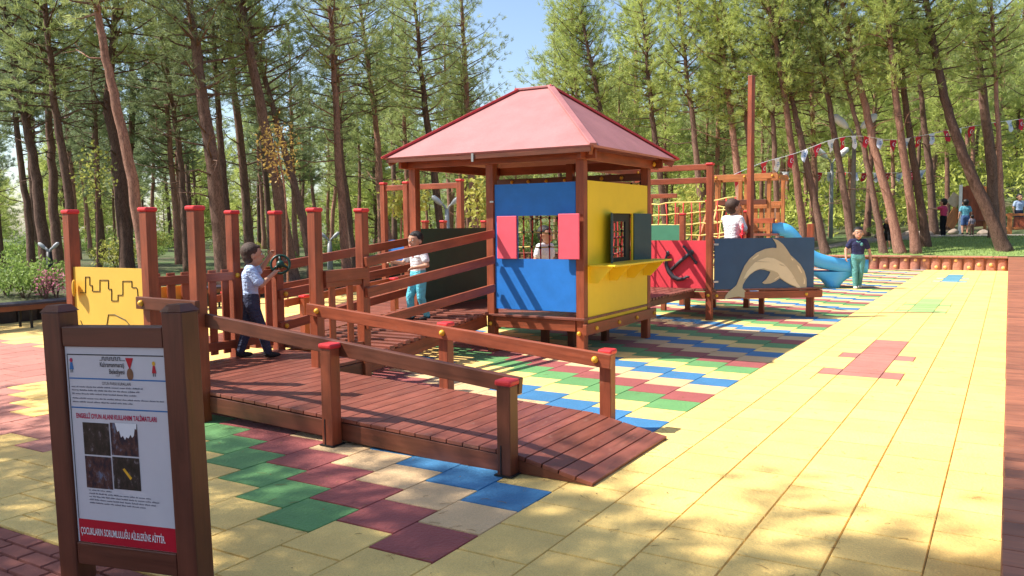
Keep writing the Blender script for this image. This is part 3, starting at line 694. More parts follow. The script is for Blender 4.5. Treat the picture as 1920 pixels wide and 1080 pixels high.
def flat_rect(x0, x1, z0, z1, mat, name, par, y=PY, skew=0):
    m = MB(); m.add([(x0, y, z0), (x1, y, z0+skew), (x1, y, z1+skew), (x0, y, z1)], [(0, 1, 2, 3)]); return m.build(name, mat, par)
def flat_poly(pts, mat, name, par, y=PY):
    m = MB(); m.add([(x, y, z) for x, z in pts], [tuple(range(len(pts)))]); return m.build(name, mat, par)
DEPS = []
def text(s, x, z, size, mat, par, align='LEFT', width=None, y=PY-.001, name='lettering', bold=.0):
    cu = bpy.data.curves.new('lettering', 'FONT'); cu.body = s; cu.size = size; cu.align_x = align; cu.fill_mode = 'FRONT'; cu.offset = bold; cu.resolution_u = 4
    o = bpy.data.objects.new('lettering_tmp', cu); col.objects.link(o); bpy.context.view_layer.update()
    me = bpy.data.meshes.new_from_object(o.evaluated_get(bpy.context.evaluated_depsgraph_get())); bpy.data.objects.remove(o)
    xs_ = [v.co.x for v in me.vertices]; w = max(xs_)-min(xs_); k = (width/w) if width else 1; x0_ = min(xs_)
    for v in me.vertices:
        vx = v.co.x
        if width: vx = (vx-x0_)*k+(0 if align == 'LEFT' else (-width/2 if align == 'CENTER' else -width))
        v.co = Vector((x+vx, y, z+v.co.y))
    me.materials.clear(); me.materials.append(mat); o = bpy.data.objects.new(name, me); col.objects.link(o); o.parent = par; return o
for (x0, x1, z0, z1) in ((.062, .60, 1.036, 1.041), (.062, .0655, .30, 1.036)): flat_rect(x0, x1, z0, z1, SINK, 'border_line', po_)
for z in (.93, .80): flat_rect(.068, .606, z, z+.006, SBLU, 'rule_line', po_)
flat_rect(.062, .607, .196, .30, SRED, 'red_band', po_)
text('ÇOCUKLARIN SORUMLULUĞU AİLELERİNE AİTTİR.', .310, .232, .044, WHITE, po_, 'CENTER', .475, y=PY-.002, bold=.0006)
text('ENGELLİ OYUN ALANI KULLANIM TALİMATLARI', .318, .757, .030, SCRIM, po_, 'CENTER', .45, bold=.0008)
text('Kahramanmaraş', .385, .987, .030, SINK, po_, 'RIGHT', .135, bold=.0003); text('Belediyesi', .385, .957, .030, SINK, po_, 'RIGHT', .085, bold=.0003); text('1921', .345, .945, .012, SGREY, po_, 'CENTER')
m = MB(); zz = 1.016; pts = [(.25, zz)]
for i in range(5): pts += [(.265+i*.022, zz), (.265+i*.022, zz+.014), (.276+i*.022, zz+.014), (.276+i*.022, zz)]
pts.append((.39, zz))
for a, b in zip(pts[:-1], pts[1:]): m.bar((a[0], PY-.001, a[1]), (b[0], PY-.001, b[1]), .002, .0018, (0, -1, 0))
m.build('wall_emblem', SINK, po_)
flat_poly([(.392, 1.028), (.436, 1.028), (.417, .982), (.411, .982)], SRED, 'medal_ribbon', po_)
flat_poly([(.414+.0175*math.cos(a*math.pi/10), .957+.027*math.sin(a*math.pi/10)) for a in range(20)], SMED, 'medal', po_)
text('OYUN PARKI KURALLARI', .335, .908, .019, SINK, po_, 'CENTER', .16)
for i, (w, z) in enumerate(((.40, .893), (.385, .878), (.33, .862), (.50, .842), (.32, .826))):      # small print too fine to read
    m = MB(); x = .078
    while x < .078+w:
        
        for q in range(rnd.randint(3, 9)):
            l = rnd.uniform(.0022, .004); hq = rnd.choice((.0045, .0045, .0065)); m.add([(x, PY, z), (x+l, PY, z), (x+l, PY, z+hq), (x, PY, z+hq)], [(0, 1, 2, 3)]); x += l+.0014
        x += .0045
    m.build('small_print', SGREY, po_)
for i, (w, z) in enumerate(((.10, .432), (.345, .417), (.36, .403), (.36, .389), (.31, .375))):
    m = MB(); x = .135
    while x < .135+w:
        
        for q in range(rnd.randint(3, 9)):
            l = rnd.uniform(.0022, .004); hq = rnd.choice((.0045, .0045, .0065)); m.add([(x, PY, z), (x+l, PY, z), (x+l, PY, z+hq), (x, PY, z+hq)], [(0, 1, 2, 3)]); x += l+.0014
        x += .0045
    m.build('small_print', SGREY, po_)
def photo_mat(name, stops, sc):
    m, nt, b = newmat(name); tc = N(nt, 'ShaderNodeTexCoord'); mp = N(nt, 'ShaderNodeMapping'); mp.inputs['Scale'].default_value = (sc*1.6, 1, sc)
    nt.links.new(tc.outputs['Object'], mp.inputs[0]); n = N(nt, 'ShaderNodeTexNoise', Scale=1, Detail=7, Roughness=.7); nt.links.new(mp.outputs[0], n.inputs['Vector'])
    nt.links.new(ramp(nt, n.outputs['Fac'], stops), b.inputs['Base Color']); b.inputs['Roughness'].default_value = .3; return m
PH1 = photo_mat('printed photo of trees', [(.42, (.010, .016, .012)), (.56, (.04, .035, .03)), (.66, (.26, .23, .25))], 15)
PH2 = photo_mat('printed photo of playground', [(.42, (.012, .014, .028)), (.54, (.09, .04, .03)), (.64, (.12, .16, .24))], 17)
for (x, z, mt) in ((.125, .595, PH1), (.282, .60, PH2), (.125, .445, PH2), (.282, .45, PH1)):
    f = flat_rect(x, x+.15, z, z+.143, mt, 'printed_photo', po_)
    if x > .2 and z > .5: flat_poly([(x+.028, z+.143), (x+.148, z+.143), (x+.146, z+.118), (x+.138, z+.123), (x+.13, z+.09), (x+.12, z+.082), (x+.112, z+.095), (x+.1, z+.078), (x+.088, z+.083), (x+.08, z+.07), (x+.07, z+.088), (x+.058, z+.08), (x+.05, z+.11), (x+.04, z+.104)], WHITE, 'printed_sky', f, PY-.0006)
    if x > .2 and z < .5: flat_poly([(x+.055, z+.09), (x+.066, z+.095), (x+.105, z+.055), (x+.095, z+.045)], BOLT, 'printed_slide', f, PY-.0006)
# two tiny drawn children in the poster corners
for (x, z, c1, c2) in ((.085, .992, SBLU, SCRIM), (.545, .985, SRED, SINK)):
    flat_poly([(x-.012, z-.02), (x+.012, z-.02), (x+.006, z+.012), (x-.006, z+.012)], c1, 'drawn_figure', po_); flat_poly([(x+.009*math.cos(a*.63), z+.021+.01*math.sin(a*.63)) for a in range(10)], c2 if x < .3 else BOLT, 'drawn_figure', po_)
    flat_rect(x-.007, x-.003, z-.034, z-.02, SINK, 'drawn_figure', po_); flat_rect(x+.003, x+.007, z-.034, z-.02, SINK, 'drawn_figure', po_)
sign.matrix_world = Matrix.Translation(SB) @ Matrix.Rotation(math.atan2(su.y, su.x), 4, 'Z') @ Matrix.Rotation(R(-1.6), 4, 'Y')
# ------------------------------------------------------------------ climbing tower with blue slide
t = thing('slide_tower', (-3.2, 17.4, 0), 'orange brown timber climbing tower with a wavy blue slide behind the ship mast', 'slide tower')
for x, y, h in ((-3.87, 17, 2.70), (-3.16, 17, 2.66), (-2.62, 17, 2.70), (-2.50, 17.9, 2.70), (-3.55, 17.9, 2.66), (-4.1, 17.9, 2.70)):
    post(t, x, y, 0, h, .085, W_ORANGE, None)
rail(t, (-3.95, 16.93, 2.69), (-2.42, 16.93, 2.69), .13, .05, W_ORANGE, (.05, .5, .93), bd=(0, -1, 0)); rail(t, (-4.15, 17.97, 2.69), (-2.42, 17.97, 2.69), .13, .05, W_ORANGE); rail(t, (-2.42, 16.9, 2.66), (-2.42, 18.0, 2.66), .13, .05, W_ORANGE, (.1, .9), bd=(1, 0, 0)); rail(t, (-3.93, 16.9, 2.66), (-4.1, 18.0, 2.66), .13, .05, W_ORANGE)
rail(t, (-3.85, 16.94, 2.08), (-2.66, 16.94, 2.08), .12, .05, W_DARK, (.22, .33, .42)); rail(t, (-3.85, 17.96, 2.05), (-2.5, 17.96, 2.05), .12, .05, W_ORANGE)
pickets(t, (-3.5, 17.9), (-2.55, 17.9), 7, 1.32, 2.05, .09, W_ORANGE)
m = MB(); m.box((-3.25, 17.45, 1.3), 1.7, 1.0, .05); m.build('floor_deck', W_DECK, t)
rail(t, (-2.45, 16.95, 1.62), (-2.45, 17.0, 1.62), .1, .1, W_ORANGE, (.5,), bd=(.3, -1, 0))
for x in (-4.05, -3.82):
    m = MB(); m.bar((x-.35, 16.2, .0), (x, 16.9, 1.9), .06, .10); m.build('ladder_rail', W_ORANGE, t, .005)
net(t, (-3.9, 16.0, .2), (-3.35, 16.0, .2), (-3.86, 16.92, 2.0), (-3.3, 16.92, 2.0), 3, 5, ROPEY, ROPEY, .014)
# slide: a channel swept along a wavy path
ctr = []
pa = [Vector((-2.62, 17.45, 1.36)), Vector((-2.35, 17.5, 1.34)), Vector((-2.1, 17.62, 1.05)), Vector((-1.85, 17.75, .72)), Vector((-1.6, 17.9, .58)), Vector((-1.3, 18.1, .50)), Vector((-1.0, 18.25, .47)), Vector((-.72, 18.4, .47))]
def crom(ps, n=6):
    o = []
    for i in range(len(ps)-1):
        a, b, c, d = ps[max(i-1, 0)], ps[i], ps[i+1], ps[min(i+2, len(ps)-1)]
        for k in range(n):
            u = k/n; o.append(.5*((2*b)+(c-a)*u+(2*a-5*b+4*c-d)*u*u+(3*b-a-3*c+d)*u**3))
    return o+[ps[-1]]
cl = crom(pa); prof = [(-.31, .20), (-.34, .23), (-.38, .22), (-.37, .02), (-.32, -.10), (.32, -.10), (.37, .02), (.38, .22), (.34, .23), (.31, .20), (.27, .02), (.2, -.01), (-.2, -.01), (-.27, .02)]
m = MB(); vs = []; k = len(prof)
for i, p in enumerate(cl):
    d = (cl[min(i+1, len(cl)-1)]-cl[max(i-1, 0)]); d.z = 0; d.normalize(); sd = Vector((d.y, -d.x, 0))
    hi = .95
    for a, b in prof: vs.append(p+sd*a+Vector((0, 0, b*(hi if b > .1 else 1))))
fs = [(i*k+j, i*k+(j+1) % k, (i+1)*k+(j+1) % k, (i+1)*k+j) for i in range(len(cl)-1) for j in range(k)]+[tuple(range(k)), tuple((len(cl)-1)*k+j for j in range(k))[::-1]]
m.add(vs, fs); sl = m.build('slide', SLIDE, t, smooth=True, recalc=True)
m = MB(); q = Vector((-1.35, 18.08, 0)); d = (pa[-1]-pa[-3]); d.z = 0; d.normalize(); sd = Vector((d.y, -d.x, 0))
rings = [(.0, .13, .24), (.06, .15, .25), (.18, .25, .29), (.30, .45, .32), (.40, .64, .345)]
vs = []; fs = []
for z, a, b in rings:
    for j in range(16):
        th = j*math.pi/8; ca, sa = math.cos(th), math.sin(th)
        vs.append(q+d*(a*abs(ca)**.6*(1 if ca > 0 else -1)+.0)+sd*(b*abs(sa)**.6*(1 if sa > 0 else -1))+Vector((0, 0, z)))
for i in range(len(rings)-1):
    for j in range(16): fs.append((i*16+j, i*16+(j+1) % 16, (i+1)*16+(j+1) % 16, (i+1)*16+j))
fs.append(tuple(range(16))[::-1]); m.add(vs, fs); m.build('slide_foot', SLIDE, sl, smooth=True)
# net fence left of the tower
t = thing('net_climber', (-3.9, 14.5, 0), 'yellow rope net climber stretched between brown posts behind the ship stern', 'net climber')
for x, h in ((-4.62, 2.15), (-4.0, 1.95), (-3.3, 2.1)): post(t, x, 14.5, 0, h, .09, W_POST, CAPR if x > -3.5 else None)
net(t, (-4.6, 14.46, .6), (-2.7, 14.46, .66), (-4.6, 14.46, 2.02), (-2.7, 14.46, 2.12), 10, 6, ROPER, ROPEY, .016, 'rope_net')
rail(t, (-4.7, 14.5, 2.2), (-4.0, 14.5, 2.2), .1, .05)
# ------------------------------------------------------------------ second frame and low ramp at the back left
t = thing('climbing_frame', (-6.9, 9, 0), 'three tall brown posts with red caps joined by a top beam left of the hut', 'climbing frame')
for x, y in ((-7.73, 9.0), (-7.19, 9.0), (-6.0, 9.0)): post(t, x, y, 0, 2.42, .1)
rail(t, (-7.7, 9.0, 2.30), (-6.03, 9.0, 2.30), .10, .05)
m = MB(); m.box((-6.9, 9.02, 1.15), 1.5, .022, .38); m.build('side_panel', BLUE, t)
m = MB(); planks_x(m, -7.7, -6.0, 8.6, 10.2, .36); m.build('deck', W_DECK, t)
for p in ((-7.7, 8.62), (-6.02, 8.62), (-7.7, 10.1), (-6.02, 10.1)):
    m = MB(); m.bar((*p, 0), (*p, .33), .09, .09, (0, 1, 0)); m.build('deck_leg', W_DARK, t)
t = thing('wooden_ramp', (-6.6, 6.6, 0), 'second wooden ramp with low red capped posts seen beyond the sloping bridge', 'ramp')
m = MB(); y = 4.5
while y < 8.5:
    z = .02+(y-4.5)*.083; m.bar((-7.5, y+.06, z), (-6.05, y+.06, z+.0), .118, .03, (0, -.083, 1)); y += .125
m.build('deck', W_DECK, t)
for x in (-7.5, -6.05):
    m = MB(); m.bar((x, 4.9, .0), (x, 8.5, .26), .05, .12); m.build('side_beam', W_DARK, t)
for y, h in ((5.16, .68), (7.1, .80)):
    post(t, -5.98, y, 0, h, .095); post(t, -7.56, y, 0, h, .095)
for x in (-6.05, -7.49): rail(t, (x, 4.85, .57), (x, 8.6, .84), .10, .045)
t = thing('picket_fence', (-5.6, 12, 0), 'short row of red capped brown posts showing above the dark hut wall', 'posts')
for px, d in ((797, 16), (831, 16), (908, 16)):
    q = P(px, 412, d); post(t, q.x, q.y, 0, q.z, .1)
q0, q1_ = P(797, 470, 16), P(908, 470, 16); rail(t, (q0.x, q0.y, 1.0), (q1_.x, q1_.y, 1.0), .1, .045)
# ------------------------------------------------------------------ bench and low log wall at the far left
t = thing('long_bench', (-11.5, 4.4, 0), 'long dark slatted bench on thin legs at the left edge of the yellow tiles', 'bench')
BM = wood('bench wood', (.045, .03, .05), .5)
for x in (-11.35, -11.47, -11.59, -11.71):
    m = MB(); m.bar((x, 1.5, .40), (x, 8.5, .40), .10, .04); m.build('seat_slat', BM, t, .004)
m = MB(); m.bar((-11.30, 1.5, .345), (-11.30, 8.5, .345), .03, .08); m.build('apron', W_DARK, t)
y = 1.9
while y < 8.5:
    for x in (-11.36, -11.70):
        m = MB(); m.tube([(x, y, 0), (x, y, .38)], .022, 8); m.build('leg', GREYM if False else BLACK, t)
    y += 1.25
def stump_wall(name, p0, p1, h, label, w=.31, ends=True, mat=LOGR):
    p0, p1 = Vector((*p0, 0)), Vector((*p1, 0)); d = (p1-p0).normalized(); nrm = Vector((d.y, -d.x, 0)); Lw = (p1-p0).length
    t = thing(name, (p0+p1)/2, label, 'retaining wall')
    n = int(Lw/w)
    for i in range(min(n, 96)):
        c = p0+d*((i+.5)*Lw/n); hw = Lw/n/2*rnd.uniform(.86, .95); m = MB(); vs = []
        hz = h*rnd.uniform(.93, 1.0)
        for (z, k) in ((0, 1.0), (hz*.3, .97+rnd.uniform(-.03, .04)), (hz*.7, 1.02), (hz*.92, .93), (hz, .74)):
            for j in range(9):
                a = math.pi*j/8; vs.append(c-d*math.cos(a)*hw*k+nrm*(.04+.10*math.sin(a)**.6*k)*1+Vector((0, 0, z))+nrm*rnd.uniform(-.008, .008))
        fs = [(r*9+j, r*9+j+1, (r+1)*9+j+1, (r+1)*9+j) for r in range(4) for j in range(8)]+[tuple(4*9+j for j in range(9))]
        m.add(vs, fs); o = m.build('stump_block', mat, t, smooth=True, recalc=True)
        if ends and rnd.random() < .95:
            b = MB(); q = c+nrm*.115+d*rnd.uniform(-.05, .05)+Vector((0, 0, rnd.choice((.1, .2, .34))*h/.43)); b.tube([q, q+nrm*.035, q+nrm*.045], [.055, .052, .03], 10); b.build('log_end', LOGE, o, smooth=True)
    m = MB(); x = 0
    while x < Lw:
        l = min(rnd.uniform(1.3, 2.2), Lw-x); m.bar(p0+d*x+nrm*.07+Vector((0, 0, h+.025)), p0+d*(x+l-.01)+nrm*.07+Vector((0, 0, h+.025+rnd.uniform(-.006, .006))), .26, .06); x += l
    m.build('coping', mat, t, .02)
    m = MB(); m.bar(p0-nrm*.02+Vector((0, 0, h/2-.1)), p1-nrm*.02+Vector((0, 0, h/2-.1)), .12, h+.15); m.build('wall_core', mat, t)
    return t
stump_wall('stump_wall', (-16, 27.05), (2.3, 27.05), .40, 'low red brown wall of moulded stump blocks with yellow log ends below the lawn')
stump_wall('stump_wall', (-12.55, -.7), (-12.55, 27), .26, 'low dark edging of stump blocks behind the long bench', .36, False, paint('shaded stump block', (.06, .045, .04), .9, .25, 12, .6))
# ------------------------------------------------------------------ far playhouse and fence on the bank
pb = P(1820, 438, 36)
t = thing('timber_playhouse', (pb.x, pb.y, H(pb.x, pb.y)), 'timber play tower with a white edged panel on the bank beyond the lawn', 'playhouse')
BEIGE = paint('weathered board', (.55, .42, .30), .8, .15, 8)
def pp(px, py, d=36): return P(px, py, d)
for px, y0, y1, mt, w in ((1799, 347, 442, WHITE, .13), (1846, 350, 440, W_ORANGE, .13), (1855, 362, 440, W_ORANGE, .13)):
    a = pp(px, y1); b = pp(px+1, y0); m = MB(); m.bar((a.x, a.y, H(a.x, a.y)-.1), (a.x, a.y, b.z), w, w, (0, 1, 0)); m.build('post', mt, t, .01)
a = pp(1823, 400); m = MB()
for i in range(7):
    q = pp(1805+i*6.6, 440); m.bar((q.x, q.y+.05, H(q.x, q.y)+.35), (q.x, q.y+.05, pp(1800, 349+rnd.uniform(-2, 2)).z), .15, .03, (0, 1, 0))
m.build('board_wall', W_POST, t)
m = MB(); a, b = pp(1778, 425), pp(1797, 393); m.bar(a, b, .06, .5); o = m.build('ramp_side', W_ORANGE, t)
m = MB(); a, b = pp(1783, 385), pp(1796, 366); m.bar(a, b, .05, .5); m.build('ramp_panel', BEIGE, t)
m = MB(); a, b = pp(1843, 375), pp(1856, 420); m.bar(a, b, .05, .45); m.build('stair_side', W_ORANGE, t)
m = MB(); a = pp(1826, 405); m.box((a.x, a.y+.5, a.z-.2), 1.1, 1.0, .06); m.build('floor_deck', W_DECK, t)
t = None
fa = P(1885, 432, 34); t = thing('timber_fence', (fa.x, fa.y, H(fa.x, fa.y)), 'low orange timber fence at the right edge beyond the leaning trunk', 'fence')
zb = H(fa.x, fa.y); fx = fa.x
for i in range(3):
    x = fx+.15+i*1.5; m = MB(); m.bar((x, fa.y, zb-.1), (x, fa.y, zb+.88), .18, .14, (0, 1, 0)); m.build('post', W_ORANGE, t, .01)
for i in range(2):
    m = MB()
    for k in range(6): m.box((fx+.37+i*1.5+k*.21, fa.y+.02, zb+.5), .2, .04, .42)
    m.build('board_panel', W_POST, t)
for z in (.25, .80): m = MB(); m.bar((fx, fa.y-.03, zb+z), (fx+3.4, fa.y-.03, zb+z), .06, .10); m.build('rail', W_ORANGE, t, .006)
# ------------------------------------------------------------------ lamps
PALEG = paint('weathered lamp grey', (.42, .43, .44), .45, .1, 8)
def lamp(px, ptop, d, label, hw=.7, sc=1, pole=PATH, rad=.1, a0=.55):
    q = P(px, ptop, d); zb = H(q.x, q.y); t = thing('street_lamp', (q.x, q.y, zb), label, 'lamp')
    m = MB(); m.tube([(q.x, q.y, zb-.2), (q.x, q.y, zb+(q.z-zb)*.5), (q.x, q.y, q.z)], [rad, rad*.85, rad*.6], 10); m.build('pole', pole, t, smooth=True)
    for sgn in (-1, 1):
        dr = Vector((rt.x, rt.y, 0)).normalized()*sgn; tip = q+dr*.5*sc+Vector((0, 0, .45*sc))
        m = MB(); m.tube([q-Vector((0, 0, .1)), q+dr*.12*sc+Vector((0, 0, .14*sc)), q+dr*.3*sc+Vector((0, 0, .3*sc))], .03, 8); ar = m.build('arm', GREYM, t, smooth=True)
        c0 = q+dr*.24*sc+Vector((0, 0, .22*sc)); ax_ = (tip-c0).normalized(); m = MB()
        m.tube([c0, c0+ax_*.1*sc, c0+ax_*.32*sc, c0+ax_*.62*sc, c0+ax_*.72*sc], [.05*sc, .11*sc, .15*sc, .13*sc, .04*sc], 10); m.build('lamp_head', WHITE if sc > .8 else PALEG, ar, smooth=True)
lamp(1602, 252, 29.6, 'tall pale lamp post with two white heads behind the walking child in the navy shirt')
lamp(1560, 305, 38, 'more distant two headed lamp between the pine trunks left of the tall pale lamp', sc=.95, pole=GREYM)
lamp(838, 392, 24, 'two headed lamp among the trunks seen under the hut roof', sc=.55, pole=GREYM)
lamp(92, 472, 19, 'short two headed lamp among dark trunks at the far left', sc=.3, pole=BLACK)
lamp(618, 452, 26, 'small two headed lamp in the wood just behind the capped posts of the bridge', sc=.4, pole=GREYM)
# ------------------------------------------------------------------ bunting
FLAGR = paint('red flag cloth', (.62, .02, .04), .7, .08, 6, 0); FLAGW = paint('white flag cloth', (.74, .74, .78), .7, .05, 6, 0)
def bunting(label, ppx, d0, d1, n, size):
    ps = [P(x, y, d0+(d1-d0)*i/(len(ppx)-1)) for i, (x, y) in enumerate(ppx)]; c = crom(ps, 8)
    t = thing('bunting', c[0], label, 'bunting')
    m = MB(); m.tube(c, .008, 5); m.build('cord', WHITE, t)
    tot = [0]
    for a, b in zip(c[:-1], c[1:]): tot.append(tot[-1]+(b-a).length)
    def at(s):
        for i in range(len(c)-1):
            if tot[i+1] >= s: return c[i].lerp(c[i+1], (s-tot[i])/max(1e-6, tot[i+1]-tot[i]))
        return c[-1]
    for i in range(n):
        s = (i+.5)*tot[-1]/n; a = at(max(0, s-size*.42)); b = at(min(tot[-1], s+size*.42)); u = (b-a).normalized()
        tw = rnd.uniform(-.5, .5); dn = (Vector((0, 0, -1))+u*rnd.uniform(-.3, .3)+Vector((rt.y, -rt.x, 0))*tw).normalized(); red = i % 2 == 0
        h = size*1.15; m = MB(); mid = (a+b)/2; nn = u.cross(dn).normalized()
        g = []; 
        for r in range(5):
            v = r/4; wv = 1-.35*v; 
            for k in range(5):
                uu = (k/4-.5)*wv; tipz = (1-abs(k/2-1))*.22*v
                g.append(mid+u*uu*(b-a).length+dn*h*(v*.85+tipz)+nn*.03*math.sin(v*5+k+i))
        m.add(g+[q+nn*.004 for q in g], [(r*5+k, r*5+k+1, (r+1)*5+k+1, (r+1)*5+k) for r in range(4) for k in range(4)]+[(25+r*5+k, 25+(r+1)*5+k, 25+(r+1)*5+k+1, 25+r*5+k+1) for r in range(4) for k in range(4)])
        fl = m.build('pennant', FLAGR if red else FLAGW, t, smooth=True)
        side = -1 if nn.dot(fw) > 0 else 1
        o = mid+dn*h*.45+nn*(.035*side)
        if red:      # white crescent and star
            m = MB(); pts = []
            for k in range(13): a_ = R(40+k*280/12); pts.append((.2*math.cos(a_), .2*math.sin(a_)))
            for k in range(13): a_ = R(320-k*280/12); pts.append((.05+.16*math.cos(a_)*1.0, .16*math.sin(a_)))
            V = [o+u*x*size+dn*y*size for x, y in pts]
            m.add(V, [(k, k+1, 24-k, 25-k) for k in range(12)])
            st = [o+u*size*(.2+(.09 if k % 2 == 0 else .036)*math.cos(k*math.pi/5+math.pi))+dn*size*((.09 if k % 2 == 0 else .036)*math.sin(k*math.pi/5+math.pi)) for k in range(10)]
            m.add(st+[o+u*size*.2], [(k, (k+1) % 10, 10) for k in range(10)]); m.build('crescent_and_star', WHITE, fl)
        else:
            m = MB()
            for yy, w in ((-.18, .26), (-.02, .34), (.12, .2)): m.add([o+u*size*a_+dn*size*b_ for a_, b_ in ((-w/2, yy), (w/2, yy), (w/2, yy+.07), (-w/2, yy+.07))], [(0, 1, 2, 3)])
            m.build('printed_mark', SBLU, fl)
bunting('red and white pennant bunting strung high from the mast to the right edge', [(1370, 330), (1430, 305), (1490, 288), (1560, 262), (1610, 255), (1680, 262), (1760, 248), (1850, 232), (1925, 222)], 24, 31, 23, .36)
bunting('lower red and white bunting hung straight across the trunks behind the tall lamp', [(1440, 322), (1520, 323), (1600, 324), (1680, 324), (1740, 318)], 38, 38, 14, .36)
# ------------------------------------------------------------------ people
def remesh(m, name, mat, parent, voxel, sm=3):
    me = bpy.data.meshes.new('tmp'); me.from_pydata(m.v, [], m.f); o = bpy.data.objects.new('tmp', me); col.objects.link(o)
    r = o.modifiers.new('r', 'REMESH'); r.mode = 'VOXEL'; r.voxel_size = voxel; r.use_smooth_shade = True
    s = o.modifiers.new('s', 'SMOOTH'); s.factor = .5; s.iterations = sm
    bpy.context.view_layer.update()
    me2 = bpy.data.meshes.new_from_object(o.evaluated_get(bpy.context.evaluated_depsgraph_get())); bpy.data.objects.remove(o)
    me2.name = name; me2.materials.clear(); me2.materials.append(mat)
    o = bpy.data.objects.new(name, me2); col.objects.link(o); o.parent = parent; return o
def cap(m, a, b, ra, rb, n=10):
    m.tube([a, b], [ra, rb], n); m.ball(a, ra*1.0, n, 7); m.ball(b, rb*1.0, n, 7)
def person(label, loc, fdir, Hh, pose, shirt, legs, hair, shoe=SHOE, fine=True, sleeve=.62, shorts=False, group=None, print_=False, head_turn=0, hairlong=0, collar=None, hs=1.14):
    th = math.atan2(-fdir.x, fdir.y); t = thing('person', loc, label, 'person', group); ORG[t.name] = Vector((0, 0, 0)); t.rotation_euler = (0, 0, th)
    J = dict(head=(0, .012, .913), neck=(0, -.004, .80), chest=(0, 0, .72), waist=(0, 0, .585), pelvis=(0, 0, .50))
    for s, k in ((1, 'r'), (-1, 'l')):
        J['sh_'+k] = (.103*s, 0, .772); J['el_'+k] = (.15*s, -.015, .625); J['wr_'+k] = (.16*s, .03, .495)
        J['hip_'+k] = (.058*s, 0, .475); J['kn_'+k] = (.062*s, .012, .26); J['an_'+k] = (.064*s, -.012, .045)
    J.update(pose); J = {k: Vector(v)*Hh for k, v in J.items()}; h = Hh
    vx = (.0046 if fine else .010)*h
    hd = J['head']-Vector((0, 0, .010*h*(hs-1)/.15)); g = h*hs; Rz = Matrix.Rotation(head_turn, 3, 'Z'); HP = lambda x, y, z: hd+Rz @ Vector((x, y, z))*g
    b = MB()
    b.ball(hd+Vector((0, -.006, .014))*g, (.064*g, .074*g, .074*g), 16, 12); b.ball(HP(0, .02, -.03), (.047*g, .05*g, .056*g), 14, 10)
    b.ball(HP(0, .076, -.012), (.010*g, .014*g, .016*g), 8, 6); b.ball(HP(.066, -.004, -.008), (.010*g, .017*g, .022*g), 8, 6); b.ball(HP(-.066, -.004, -.008), (.010*g, .017*g, .022*g), 8, 6)
    b.ball(HP(0, .062, -.052), (.018*g, .012*g, .010*g), 8, 6)
    cap(b, J['neck']-Vector((0, 0, .03))*h, hd-Vector((0, .012, .055))*h, .036*h, .032*h)
    def spine(m, k, z0=0, z1=1, wk=1):
        ps = [J['pelvis'], J['waist'], J['chest'], J['neck']-Vector((0, 0, .03))*h]; ax = (J['sh_r']-J['sh_l']).normalized(); hx = (J['hip_r']-J['hip_l']).normalized()
        for i in range(13):
            u = i/12
            if u < z0 or u > z1: continue
            q = u*3; a = min(int(q), 2); f = q-a; p = ps[a].lerp(ps[a+1], f); x = hx.lerp(ax, u)
            wd = [.042, .036, .048, .048][a]*(1-f)+[.042, .036, .048, .048][a+1]*f; rr = [.063, .056, .062, .042][a]*(1-f)+[.063, .056, .062, .042][a+1]*f
            m.tube([p-x*wd*h*wk, p+x*wd*h*wk], rr*h*k, 12); m.ball(p-x*wd*h*wk, rr*h*k, 12, 8); m.ball(p+x*wd*h*wk, rr*h*k, 12, 8)
    spine(b, .95)
    for k in 'rl':
        s = 1 if k == 'r' else -1
        cap(b, J['sh_'+k], J['el_'+k], .033*h, .026*h); cap(b, J['el_'+k], J['wr_'+k], .026*h, .019*h); cap(b, J['neck']-Vector((0, 0, .03))*h, J['sh_'+k], .036*h, .033*h)
        cap(b, J['hip_'+k], J['kn_'+k], .055*h, .037*h); cap(b, J['kn_'+k], J['an_'+k], .036*h, .023*h)
        d = (J['wr_'+k]-J['el_'+k]).normalized(); sd = d.cross(Vector((0, 0, 1)) if abs(d.z) < .8 else Vector((s, 0, 0))).normalized(); dn = d.cross(sd)*(1 if d.cross(sd).z < 0 else -1)
        w = J['wr_'+k]; pc = w+d*.022*h; b.tube([w, pc, w+d*.042*h], [.017*h, .021*h, .019*h], 8); b.ball(pc, .020*h, 8, 6)
        for f in range(4):
            o = (f-1.5)*.0095*h; l = (.034, .04, .037, .029)[f]*h; p0 = w+d*.04*h+sd*o; p1 = p0+d*l*.6+dn*l*.18; p2 = p1+d*l*.3+dn*l*.5
            b.tube([p0, p1, p2], [.0062*h, .0058*h, .005*h], 6)
        p0 = w+d*.018*h-sd*s*.016*h; b.tube([p0, p0-sd*s*.016*h+d*.016*h, p0-sd*s*.018*h+d*.034*h+dn*.008*h], [.0075*h, .0068*h, .0055*h], 6)
    body = remesh(b, 'body', SKIN, t, vx)
    # hair
    m = MB(); m.ball(hd+(Rz @ Vector((0, -.020, .027)))*g, (.072*g, .074*g, .073*g), 18, 14); m.ball(hd+(Rz @ Vector((0, -.030, -.005)))*g, (.066*g, .055*g, .062*g), 14, 10); m.ball(hd+(Rz @ Vector((0, .020, .060)))*g, (.047*g, .040*g, .021*g), 12, 8)
    if hairlong: m.ball(hd+(Rz @ Vector((0, -.045, -.05)))*g, (.06*g, .045*g, .08*g), 12, 8)
    remesh(m, 'hair', hair, t, vx*1.1, 2)
